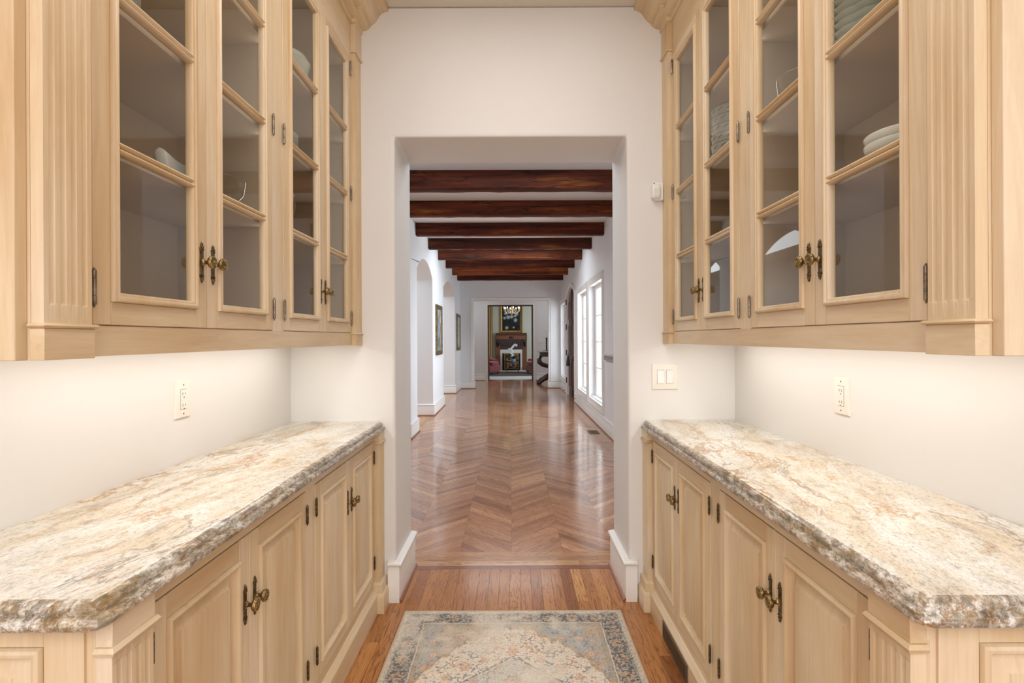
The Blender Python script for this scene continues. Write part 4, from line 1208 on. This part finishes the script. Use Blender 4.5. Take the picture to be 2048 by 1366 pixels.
def armchair(x, y, ang, mat, label):
    t = thing('armchair', label, 'armchair', (x, y, 0.0225), 'velvet club chairs in the library')
    c, s = math.cos(ang), math.sin(ang)
    T = lambda a, b, z: (x + a * c - b * s, y + a * s + b * c, z)
    def pt(name, boxes, bev):
        mb = MB(T)
        for bx in boxes: mb.box(*bx)
        return mb.build(name, mat, parent=t, bevel=bev, seg=4)
    pt('base', [(-0.36, 0.36, -0.36, 0.36, 0.10, 0.34)], 0.04)
    pt('seat_cushion', [(-0.24, 0.24, -0.38, 0.26, 0.34, 0.48)], 0.05)
    # wrap-around back and rolled arms
    mb = MB(T)
    R = []
    for k in range(21):
        a = math.pi * (-0.16 + 1.32 * k / 20)
        rx, ry = 0.36, 0.34
        px, py = rx * math.cos(a), ry * math.sin(a)
        top = 0.56 + 0.20 * max(0.0, math.sin(a)) ** 1.5
        nx, ny = math.cos(a), math.sin(a)
        ring = []
        for (o, z) in ((-0.07, 0.12), (0.06, 0.12), (0.065, 0.35), (0.06, top - 0.14), (0.095, top - 0.09), (0.09, top - 0.02), (0.03, top), (-0.04, top - 0.01), (-0.08, top - 0.06), (-0.075, top - 0.16), (-0.07, 0.35)):
            ring.append((px + nx * o, py + ny * o, z))
        R.append(ring)
    mb.rings(R); mb.build('back', mat, parent=t, angle=60)
    for (a, b) in ((-0.28, -0.28), (0.28, -0.28), (-0.28, 0.28), (0.28, 0.28)):
        mb = MB(T); mb.lathe([(0.018, 0.023), (0.028, 0.12)], lambda p, q, h: (a + p, b + q, h), 10); mb.build('leg', M['mahogany'], parent=t)
    return t
armchair(-0.86, 19.45, math.radians(58), M['red'], 'crimson velvet club chair on the left in the library')
armchair(1.02, 19.6, math.radians(-62), M['red2'], 'brick red velvet club chair on the right in the library')

# gilt table with a tapestry apron, orchid in a blue and white pot, floral fire screen
t = thing('side_table', 'small gilt table with a floral tapestry apron before the fireplace', 'table', (0.08, 20.3, 0.0225))
def floral(seed):
    def f(X, Y):
        C = np.zeros(X.shape + (3,)) + np.array([58, 44, 34]); n = vnoise(X, Y, 14, seed)
        C = mixc(C, (146, 112, 66), (n > 0.62) * 0.9)
        C = mixc(C, (172, 160, 136), (vnoise(X, Y, 20, seed + 1) > 0.74) * 0.9)
        C = mixc(C, (120, 52, 40), (vnoise(X, Y, 17, seed + 2) > 0.76) * 0.9)
        C = mixc(C, (60, 74, 92), (vnoise(X, Y, 18, seed + 3) > 0.78) * 0.9)
        return C
    return f
mb = MB(); mb.box(-0.15, 0.31, 20.12, 20.48, 0.355, 0.38); mb.build('top', M['gilt'], parent=t, bevel=0.006)
for a in (-0.135, 0.295):
    for b in (20.135, 20.465):
        mb = MB(); mb.tube([(a, b, 0.36), (a * 1.0, b, 0.2), (a, b, 0.03)], [0.018, 0.012, 0.014], 8); mb.ball((a, b, 0.037), (0.02, 0.02, 0.014)); mb.build('leg', M['gilt'], parent=t)
paint_grid(0.42, 0.16, 42, 16, floral(21), lambda x, y: (0.08 + x, 20.125, 0.27 + y), 'apron', M['tapestry'], parent=t)
t = thing('fire_screen', 'gilt fire screen with a dark floral tapestry in front of the firebox', 'fire screen', (0.04, 21.3, 0.031))
mb = MB(); mb.sweep(rect(-0.26, 0.34, 0.10, 0.72), [(0, 0), (0, 0.02), (0.025, 0.02), (0.025, 0)], lambda a, b, w: (a, 21.32 - w, b), closed=True)
for a in (-0.24, 0.32): mb.box(a - 0.015, a + 0.015, 21.18, 21.42, 0.031, 0.06); mb.box(a - 0.012, a + 0.012, 21.30, 21.325, 0.05, 0.12)
mb.build('frame', M['gilt'], parent=t)
paint_grid(0.56, 0.58, 60, 60, floral(31), lambda x, y: (0.04 + x, 21.308, 0.41 + y), 'panel', M['tapestry'], parent=t)
t = thing('potted_orchid', 'white orchid in a blue and white pot on the gilt table', 'orchid', (0.10, 20.3, 0.3805))
mb = MB(); mb.lathe([(0.05, 0.381), (0.075, 0.40), (0.095, 0.46), (0.10, 0.50), (0.09, 0.53), (0.096, 0.54), (0.085, 0.54), (0.08, 0.52)], lambda x, y, h: (0.10 + x, 20.3 + y, h), 20); mb.build('pot', M['porcelain'], parent=t, angle=60)
rl = random.Random(5)
for k in range(7):
    a = k * 0.9; mb = MB()
    R = []
    for j in range(6):
        u = j / 5; r = 0.19 * u; wd = 0.035 * math.sin(math.pi * min(u + 0.12, 1)) + 0.002; z = 0.54 + 0.09 * math.sin(u * 2.4)
        px, py = 0.10 + r * math.cos(a), 20.3 + r * math.sin(a)
        R.append([(px - wd * math.sin(a), py + wd * math.cos(a), z), (px, py, z - 0.012), (px + wd * math.sin(a), py - wd * math.cos(a), z), (px, py, z - 0.004)])
    mb.rings(R); mb.build('leaf', M['stem'], parent=t)
mb = MB(); stem = [(0.10, 20.3, 0.54), (0.07, 20.28, 0.68), (0.04, 20.26, 0.82), (0.03, 20.25, 0.94), (0.10, 20.24, 1.03), (0.20, 20.23, 1.06)]
mb.tube(stem, 0.006); mb.build('stem', M['stem'], parent=t)
for k, (fx, fz) in enumerate(((0.22, 1.05), (0.17, 1.07), (0.12, 1.04), (0.08, 0.99), (0.04, 0.95), (0.0, 0.90), (-0.06, 0.90), (0.03, 0.86), (0.06, 0.80), (0.02, 0.76), (0.08, 0.70), (0.05, 0.65))):
    mb = MB()
    for q in range(5):
        a = q * 2 * math.pi / 5 + k
        mb.ball((fx + 0.026 * math.cos(a), 20.225 + 0.004 * q, fz + 0.026 * math.sin(a)), (0.022, 0.006, 0.022), 8, 4)
    mb.build('flower', M['petal'], parent=t, angle=80)
# chandelier
t = thing('chandelier', 'lit champagne chandelier with curved candle arms in the library', 'chandelier', (0.05, 19.0, 2.22))
mb = MB(); mb.lathe([(0.004, 2.15), (0.02, 2.17), (0.035, 2.20), (0.02, 2.24), (0.03, 2.29), (0.05, 2.33), (0.03, 2.40), (0.015, 2.55), (0.012, 3.24)], lambda x, y, h: (0.05 + x, 19.0 + y, h), 14); mb.build('column', M['crystal'], parent=t)
for k in range(8):
    a = 2 * math.pi * k / 8 + 0.2
    mb = MB(); pts = []
    for u in range(9):
        q = u / 8; r = 0.03 + 0.25 * q; z = 2.30 - 0.10 * math.sin(q * math.pi) + 0.02 * q
        pts.append((0.05 + r * math.cos(a), 19.0 + r * math.sin(a), z))
    mb.tube(pts, 0.008, 6); ex, ey, ez = pts[-1]
    mb.lathe([(0.006, ez - 0.005), (0.03, ez + 0.012), (0.03, ez + 0.018), (0.012, ez + 0.02), (0.012, ez + 0.07)], lambda x, y, h: (ex + x, ey + y, h), 10)
    ar = mb.build('arm', M['crystal'], parent=t)
    mb = MB(); mb.lathe([(0.010, ez + 0.07), (0.016, ez + 0.085), (0.010, ez + 0.11), (0.002, ez + 0.125)], lambda x, y, h: (ex + x, ey + y, h), 10); mb.build('candle_bulb', M['flame'], parent=ar)
    mb = MB(); mb.ball((ex, ey, ez - 0.03), (0.009, 0.009, 0.018), 6, 4); mb.build('drop', M['crystal'], parent=ar)
CUR = Matrix.Identity(4)
# ------------------------------------------------------------------ pantry details
# duplex outlets on the side walls
def outlet(T, label):
    yc, zc = 1.815, 1.130; hw_, hh = 0.0415, 0.0635
    t = thing('wall_outlet', label, 'outlet', T(WH, yc, zc - hh), 'outlets over the worktops')
    P = lambda a, b, w: (WH - w, yc + a, zc + b)
    mb = MB(T); mb.fillring(rect(-hw_, hw_, -hh, hh), [(0, 0), (0.0005, 0.004), (0.003, 0.0065), (0.005, 0.007)], P, cap0=True); mb.build('plate', M['plastic'], parent=t, angle=30)
    mb = MB(T); mb.box(WH - 0.0072, WH - 0.0066, yc - 0.0175, yc + 0.0175, zc - 0.0345, zc + 0.0345); mb.build('recess', M['slot'], parent=t, smooth=False)
    mb = MB(T); mb.box(WH - 0.0085, WH - 0.0068, yc - 0.0165, yc + 0.0165, zc - 0.0335, zc + 0.0335); mb.build('receptacle', M['plastic'], parent=t, bevel=0.0006)
    for dz in (0.013, -0.026):
        for dy, hgt in ((-0.0065, 0.0045), (0.0065, 0.0038)):
            mb = MB(T); mb.box(WH - 0.0089, WH - 0.0084, yc + dy - 0.0009, yc + dy + 0.0009, zc + dz + 0.006 - hgt, zc + dz + 0.006 + hgt); mb.build('slot', M['slot'], parent=t, smooth=False)
        mb = MB(T); mb.lathe([(0.0024, 0.0084), (0.0024, 0.0089)], lambda x, y, h: (WH - h, yc + x, zc + dz - 0.006 + y), 10); mb.build('ground_hole', M['slot'], parent=t)
    for dz in (0.049, -0.049):
        mb = MB(T); mb.lathe([(0.003, 0.0068), (0.003, 0.0076), (0.0015, 0.008)], lambda x, y, h: (WH - h, yc + x, zc + dz + y), 10); mb.build('screw', M['nickel'], parent=t)
outlet(TL, 'ivory duplex outlet plate on the wall above the left counter')
outlet(TR, 'ivory duplex outlet plate on the wall above the right counter')
sw = switch_plate(0.698, 0.830, 1.068, 1.198, D1, 'ivory double light switch plate on the end wall above the right counter', ['up', 'down'])
# motion sensor beside the right wall cabinet
t = thing('motion_sensor', 'white motion sensor on the end wall beside the right wall cabinet', 'sensor', (0.73, D1, 2.02))
mb = MB(); mb.box(0.712, 0.756, D1 - 0.028, D1, 2.022, 2.112); mb.build('housing', M['white_plastic'], parent=t, bevel=0.006, seg=3)
mb = MB(); mb.box(0.694, 0.735, D1 - 0.052, D1 - 0.012, 2.028, 2.100); mb.build('detector_head', M['white_plastic'], parent=t, bevel=0.010, seg=3)
mb = MB(); mb.box(0.700, 0.730, D1 - 0.0535, D1 - 0.0515, 2.038, 2.076); mb.build('lens', M['china'], parent=t, bevel=0.0008)
mb = MB(); mb.box(0.7035, 0.7050, D1 - 0.050, D1 - 0.03, 2.088, 2.1035); mb.build('seam', M['slot'], parent=t)

# register in the right toe board
DT = 0.681 - 0.021
t = thing('toe_kick_register', 'brown metal air register in the toe board of the right base cabinet', 'vent', TR(DT, 2.185, 0.008))
P = lambda a, b, w: (DT - w, a, b)
mb = MB(TR); mb.sweep(rect(2.02, 2.35, 0.008, 0.086), [(0, 0.0008), (0, 0.003), (0.003, 0.005), (0.011, 0.0045), (0.011, 0.0008)], P, closed=True); mb.build('frame', M['reg'], parent=t, angle=40)
mb = MB(TR); mb.box(DT - 0.0012, DT - 0.0007, 2.03, 2.34, 0.018, 0.076); mb.build('duct', M['black'], parent=t, smooth=False)
k = 2.037
while k < 2.336:
    mb = MB(TR); mb.box(DT - 0.0040, DT - 0.0014, k - 0.0015, k + 0.0015, 0.0185, 0.0755); mb.build('louver', M['reg'], parent=t, smooth=False)
    k += 0.0098

# ------------------------------------------------------------------ dishes behind the glass
def lathe_thing(name, label, cat, T, d, y, z, prof, mat, group=None, n=36, wave=0, wn=12, tilt=None):
    mb = MB(T)
    R = []
    for r, h in prof:
        R.append([(d + (r * (1 + wave * math.cos(wn * 2 * math.pi * k / n) * (r > 0.05))) * math.cos(2 * math.pi * k / n), y + (r * (1 + wave * math.cos(wn * 2 * math.pi * k / n) * (r > 0.05))) * math.sin(2 * math.pi * k / n), z + h) for k in range(n)])
    mb.rings(R)
    return mb.build(name, mat, label=label, cat=cat, group=group, angle=60)
ORD = ('topmost', 'second from the top', 'third from the top', 'fourth from the top', 'fifth from the top', 'sixth from the top', 'seventh from the top', 'lowest')
def ordn(i, n): return 'topmost' if i == n - 1 else ('lowest' if i == 0 else ORD[n - 1 - i])
S1, S2, S3 = [z + 0.0102 for z in Z_MUNT]
def plate_prof(R_): return [(R_ * 0.5, 0), (R_ * 0.52, 0.004), (R_ * 0.66, 0.006), (R_ * 0.98, 0.018), (R_, 0.0205), (R_ * 0.985, 0.0215), (R_ * 0.66, 0.0105), (R_ * 0.5, 0.0085), (0.001, 0.008)]
def bowl_prof(R_, H): return [(R_ * 0.5, 0), (R_ * 0.5, 0.006), (R_ * 0.72, 0.016), (R_ * 0.92, H * 0.5), (R_, H * 0.97), (R_ * 0.99, H), (R_ * 0.965, H * 0.97), (R_ * 0.88, H * 0.5), (R_ * 0.66, 0.021), (0.001, 0.012)]
# left cabinet
for i in range(8):
    lathe_thing('dinner_plate', 'pale green dinner plate, %s of the left cabinet stack' % ordn(i, 8), 'plate', TL, 0.945, 1.135, S2 + i * 0.0135, plate_prof(0.132), M['celadon'], 'plate stack in the left cabinet')
t = thing('sauce_boat', 'white china sauce boat on the lowest shelf of the left cabinet', 'dish', TL(0.865, 1.355, S1))
mb = MB(TL)
R = []
for f, h in ((0.45, 0), (0.5, 0.010), (0.8, 0.025), (1.0, 0.050), (0.96, 0.052), (0.74, 0.028), (0.3, 0.016), (0.01, 0.014)):
    R.append([(0.868 + 0.036 * f * math.sin(2 * math.pi * k / 24), 1.385 + 0.070 * f * math.cos(2 * math.pi * k / 24), S1 + h + (0.030 * max(0, -math.cos(2 * math.pi * k / 24)) ** 4 * (h > 0.045))) for k in range(24)])
mb.rings(R); mb.build('bowl', M['china'], parent=t, angle=60)
mb = MB(TL); mb.tube([(0.868, 1.45, S1 + 0.046), (0.868, 1.48, S1 + 0.056), (0.868, 1.485, S1 + 0.032), (0.868, 1.445, S1 + 0.022)], 0.006); mb.build('handle', M['china'], parent=t)
lathe_thing('glass_bowl', 'clear glass bowl behind the second door of the left cabinet', 'bowl', TL, 0.90, 1.60, S1, bowl_prof(0.095, 0.085), M['glass'])
lathe_thing('tureen', 'pale green covered dish on the top shelf of the left cabinet', 'dish', TL, 0.90, 2.10, S3, [(0.05, 0), (0.055, 0.01), (0.09, 0.04), (0.10, 0.08), (0.104, 0.085), (0.09, 0.11), (0.05, 0.135), (0.014, 0.142), (0.016, 0.155), (0.004, 0.16)], M['celadon'])
for i in range(6):
    lathe_thing('side_plate', 'small side plate, %s under the pale bowl in the left cabinet' % ordn(i, 6), 'plate', TL, 0.915, 2.02, S2 + i * 0.012, plate_prof(0.10), M['celadon'], 'side plates on the middle shelf of the left cabinet')
lathe_thing('serving_bowl', 'pale bowl resting on the side plates in the left cabinet', 'bowl', TL, 0.915, 2.02, S2 + 5 * 0.012 + 0.0092, bowl_prof(0.072, 0.055), M['celadon'])
for i, (dd, yy) in enumerate(((0.86, 1.93), (0.86, 2.03), (0.95, 1.97))):
    lathe_thing('wine_glass', ['clear wine glass nearest the door on the lowest left shelf', 'clear wine glass farther along the lowest left shelf', 'clear wine glass at the back of the lowest left shelf'][i], 'glass', TL, dd, yy, S1, [(0.034, 0), (0.034, 0.002), (0.006, 0.006), (0.004, 0.05), (0.006, 0.07), (0.03, 0.09), (0.036, 0.12), (0.031, 0.155), (0.0302, 0.155), (0.035, 0.12), (0.029, 0.092), (0.002, 0.074)], M['glass'], 'wine glasses in the left cabinet', n=20)
# right cabinet
for i in range(8):
    lathe_thing('scalloped_plate', 'pale scalloped plate, %s of the right cabinet stack' % ordn(i, 8), 'plate', TR, 0.925, 1.315, S2 + i * 0.0195, plate_prof(0.135), M['celadon'], 'scalloped plates in the right cabinet', n=72, wave=0.02, wn=18)
for i in range(2):
    lathe_thing('white_dish', 'white dish, %s of two on the lowest shelf of the right cabinet' % ['lower', 'upper'][i], 'dish', TR, 0.90, 1.20, S1 + i * 0.020, bowl_prof(0.088, 0.042), M['china'], 'white dishes in the right cabinet')
BR, BH = 0.088, 0.092
for i in range(6):
    z = S2 + i * 0.0385
    b = lathe_thing('leaf_bowl', 'bowl with green leaf band, %s of its stack' % ordn(i, 6), 'bowl', TR, 0.955, 2.30, z, bowl_prof(BR, BH), M['china'], 'leaf patterned bowls in the right cabinet')
    # green rim line and painted leaves
    mb = MB(TR)
    r_ = BR * 1.002
    mb.rings([[(0.955 + r_ * math.cos(2 * math.pi * k / 36), 2.30 + r_ * math.sin(2 * math.pi * k / 36), z + h) for k in range(36)] for h in (BH * 0.955, BH * 0.985)], cap0=False, cap1=False)
    mb.build('rim_line', M['leaf'], parent=b)
    mb = MB(TR)
    for k in range(14):
        a = 2 * math.pi * k / 14 + i * 0.3
        for s_, dz in ((-1, 0.0), (1, 0.006)):
            aa = a + s_ * 0.06; r2 = BR * 0.992 + 0.0006
            hz = z + BH * 0.76 + dz
            c_, s__ = math.cos(aa), math.sin(aa)
            tx, ty = -s__, c_
            pts = [(-0.006, -0.004), (0.0, -0.0045 + 0.002), (0.007, 0.006), (-0.001, 0.003)]
            V = [(0.955 + r2 * c_ + tx * p * 1.0, 2.30 + r2 * s__ + ty * p, hz + q) for p, q in pts]
            mb.add(V, [(0, 1, 2, 3)])
    mb.build('leaf_pattern', M['leaf'], parent=b, recalc=False, kind='stuff')
lathe_thing('glass_bowl', 'clear glass bowl behind the third door of the right cabinet', 'bowl', TR, 0.90, 1.62, S2, bowl_prof(0.085, 0.09), M['glass'])

# ------------------------------------------------------------------ rug
RX0, RX1, RY1, RY0 = -0.5375, 0.5125, 2.592, 1.02
RW, RL = RX1 - RX0, RY1 - RY0
def rug_fn(X, Y):
    """X across, Y along; the pattern is symmetrical left to right with worn patches"""
    hx, hy = RW / 2, RL / 2
    wob = (vnoise(X, Y, 55, 3) - 0.5) * 0.006
    ax = np.abs(X) + wob
    dx = hx - ax; dy = hy - np.abs(Y) + wob
    e = np.minimum(dx, dy)
    n1 = vnoise(X, Y, 150, 4); n2 = vnoise(X, Y, 60, 5); n3 = vnoise(X, Y, 9, 6); n4 = vnoise(X, Y, 240, 7); n5 = vnoise(X, Y, 320, 17)
    ivory = (212, 202, 186)
    C = np.zeros(X.shape + (3,)) + np.array(ivory, float)
    # field: blue grey spandrels outside a lobed ivory medallion
    t = np.arctan2(ax, (hy - 0.62) - (hy - dy) + 0.0)
    yy = hy - dy                 # distance from centre line along the rug
    cy = hy - 0.74
    u = ax / 0.40; v = np.clip(yy - cy * 0.0, 0, None)
    # medallion edge: distance from the rug end where the ivory field begins, as steps across the width
    edge = np.interp(ax, [0, 0.05, 0.10, 0.115, 0.135, 0.20, 0.235, 0.25, 0.285, 0.33, 0.36, 0.45], [0.165, 0.168, 0.170, 0.205, 0.235, 0.262, 0.30, 0.335, 0.365, 0.43, 0.50, 0.60])
    edge = edge + 0.012 * np.sin(ax * 120) + (n2 - 0.5) * 0.015
    sp = dy < edge
    blue = mixc(np.zeros(X.shape + (3,)) + np.array((166, 166, 162), float), (184, 168, 142), (n3 - 0.35) * 1.6)
    C = np.where(sp[..., None], blue, C)
    C = mixc(C, (186, 140, 82), (np.abs(dy - edge) < 0.0065) * 0.85 * (ax > 0.08))
    C = mixc(C, (150, 142, 128), (np.abs(dy - edge - 0.012) < 0.003) * 0.5 * (ax > 0.08))
    # fine floral speckle in the field
    C = mixc(C, (96, 106, 116), ((n1 > 0.70) & (n2 > 0.5)) * 0.55)
    C = mixc(C, (188, 140, 86), ((n4 > 0.74) & (n2 < 0.5)) * 0.6)
    C = mixc(C, (168, 112, 92), ((n5 > 0.80) & (n3 > 0.5)) * 0.5)
    # scrolling vines with small blossoms
    def vine(px, py, s, col, ph=0, k=0.8):
        """one curled stem with leaves, drawn on both sides"""
        nonlocal C
        for side in (1,):
            lx = (ax - px) / s; ly = (dy - py) / s
            r = np.hypot(lx, ly); a = np.arctan2(ly, lx) + ph
            sp_ = np.abs(r - (0.35 + 0.10 * a / math.pi * 2)) < 0.055
            C = mixc(C, col, sp_ * (r < 1) * k * (np.abs(a) < 2.4))
            for q in range(5):
                aa = -2.0 + q * 1.0 - ph
                bx, by = 0.62 * math.cos(aa), 0.62 * math.sin(aa)
                C = mixc(C, col, (np.hypot((lx - bx) * 1.0, (ly - by) * 1.8) < 0.15) * k)
    def blossom(px, py, r, c1, c2):
        nonlocal C
        lx, ly = ax - px, dy - py
        a = np.arctan2(ly, lx); d = np.hypot(lx, ly) / (r * (1 + 0.22 * np.cos(6 * a)))
        C = mixc(C, c1, (d < 1) * 0.8); C = mixc(C, ivory, (d < 0.62) * 0.7); C = mixc(C, c2, (d < 0.32) * 0.85)
    dk, bl, oc, rd, pk = (88, 84, 84), (92, 106, 122), (190, 142, 84), (150, 96, 78), (184, 142, 124)
    rr = np.random.RandomState(9)
    for (px, py, s, col) in ((0.045, 0.20, 0.035, dk), (0.09, 0.215, 0.03, rd), (0.065, 0.26, 0.04, rd), (0.13, 0.27, 0.03, dk), (0.0, 0.30, 0.03, rd), (0.10, 0.33, 0.045, rd), (0.16, 0.36, 0.04, bl), (0.20, 0.33, 0.03, dk), (0.05, 0.38, 0.04, dk), (0.23, 0.41, 0.05, rd), (0.13, 0.44, 0.05, bl), (0.28, 0.46, 0.035, dk), (0.08, 0.49, 0.05, rd), (0.2, 0.52, 0.05, bl), (0.3, 0.56, 0.04, rd), (0.14, 0.60, 0.05, dk), (0.05, 0.66, 0.05, rd), (0.25, 0.66, 0.05, bl),
                             (0.19, 0.19, 0.035, bl), (0.26, 0.21, 0.04, rd), (0.33, 0.20, 0.04, oc), (0.31, 0.28, 0.035, bl), (0.36, 0.33, 0.04, oc), (0.34, 0.42, 0.03, rd), (0.37, 0.50, 0.035, bl)):
        vine(px, py, s, col, rr.uniform(-1, 1), 0.62)
    for (px, py, r) in ((0.0, 0.215, 0.016), (0.0, 0.345, 0.024), (0.07, 0.31, 0.014), (0.115, 0.40, 0.018), (0.19, 0.45, 0.022), (0.06, 0.44, 0.016), (0.26, 0.51, 0.018), (0.0, 0.53, 0.03), (0.15, 0.53, 0.02), (0.22, 0.24, 0.016), (0.30, 0.245, 0.018), (0.35, 0.26, 0.016), (0.33, 0.36, 0.02), (0.36, 0.45, 0.016), (0.09, 0.57, 0.02)):
        blossom(px, py, r, bl if (px * 1000) % 2 > 1 else pk, oc)
    # inner ornament: pointed lattice lines rising to the axis
    ln = np.abs((dy - 0.375) - ax * 0.85)
    C = mixc(C, (92, 100, 108), (ln < 0.005 + 0.004 * (n1 - 0.5)) * (dy > 0.375) * (n1 > 0.3) * 0.7)
    C = mixc(C, (168, 172, 166), ((dy - 0.385) > ax * 0.85) * 0.45)
    # main border
    in_b = (e > 0.032) & (e < 0.108)
    al = np.where(dx < dy, Y - hy, X)          # runs along each side
    C = np.where((e < 0.118)[..., None], np.zeros(X.shape + (3,)) + np.array((196, 184, 166), float), C)
    C = mixc(C, (120, 124, 122), in_b * (0.28 + 0.35 * (n2 > 0.5)))
    per = 0.112
    ph = ((al + 100 * per) % per) - per / 2
    ph2 = ((al + 100 * per + per / 2) % per) - per / 2
    ey = e - 0.070
    for (p_, r, c1, c2, c3) in ((ph, 0.030, (80, 86, 94), (192, 170, 144), (172, 136, 110)), (ph2, 0.020, (92, 100, 106), (200, 178, 152), (104, 110, 116))):
        a = np.arctan2(ey, p_); d = np.hypot(p_, ey) / (r * (1 + 0.16 * np.cos(8 * a)))
        C = mixc(C, c1, (d < 1.35) * (d > 0.95) * in_b * (n1 > 0.32) * 0.95); C = mixc(C, c2, (d < 0.98) * in_b * 0.9)
        C = mixc(C, c3, (np.abs(d - 0.62) < 0.14) * in_b * 0.8); C = mixc(C, c1, (d < 0.26) * in_b * 0.85)
    C = mixc(C, (74, 82, 92), in_b * (n1 > 0.64) * 0.85)
    C = mixc(C, (182, 140, 104), in_b * ((n4 > 0.70)) * 0.6)
    C = mixc(C, (84, 98, 88), in_b * ((n5 > 0.78)) * 0.6)
    # guard stripes
    for (c, wd, col, k) in ((0.029, 0.0022, (92, 96, 100), 0.75), (0.110, 0.0022, (92, 96, 100), 0.75), (0.121, 0.0016, (110, 104, 96), 0.6), (0.138, 0.0016, (150, 128, 100), 0.6)):
        C = mixc(C, col, (np.abs(e - c) < wd) * k * (n4 > 0.22))
    g = (e > 0.010) & (e < 0.027)
    C = mixc(C, (132, 130, 124), g * (n4 > 0.56) * 0.6)
    g = (e > 0.121) & (e < 0.138)
    C = mixc(C, (160, 142, 116), g * (0.35 + 0.4 * (n4 > 0.55)))
    C = mixc(C, (196, 172, 142), (e < 0.009) * 1.0)
    # wear and weave
    wear = vnoise(X, Y, 5, 12) * 0.6 + vnoise(X, Y, 23, 13) * 0.4
    C = mixc(C, (208, 198, 182), np.clip((wear - 0.44) * 2.6, 0, 0.75) * (e > 0.012))
    C = C * (0.95 + 0.14 * vnoise(X, Y, 420, 14) + 0.05 * vnoise(X, Y, 190, 15))[..., None]
    return C
rug = thing('area_rug', 'faded ivory, blue and ochre oriental rug on the pantry floor', 'rug', ((RX0 + RX1) / 2, (RY0 + RY1) / 2, 0.0003))
rxc, ryc = (RX0 + RX1) / 2, (RY0 + RY1) / 2
nx, ny = 430, 640
def rug_place(x, y):
    # the far corners lift by a hair, as worn rugs do
    return (rxc + x, ryc + y, 0.0072 + 0.0006 * math.sin(x * 31) * math.cos(y * 17))
paint_grid(RW - 0.004, RL - 0.004, nx, ny, rug_fn, rug_place, 'pile', M['col'], parent=rug, smooth=True)
M['binding'] = plain('rug_binding', (192, 170, 142), 0.95, vary=0.1)
mb = MB(); mb.sweep(rect(RX0 - 0.0005, RX1 + 0.0005, RY0, RY1 + 0.0005), [(0.0, 0.0004), (-0.001, 0.004), (0.0005, 0.0078), (0.005, 0.0086), (0.007, 0.0068), (0.007, 0.0004)], closed=True)
mb.build('binding', M['binding'], parent=rug, angle=60)
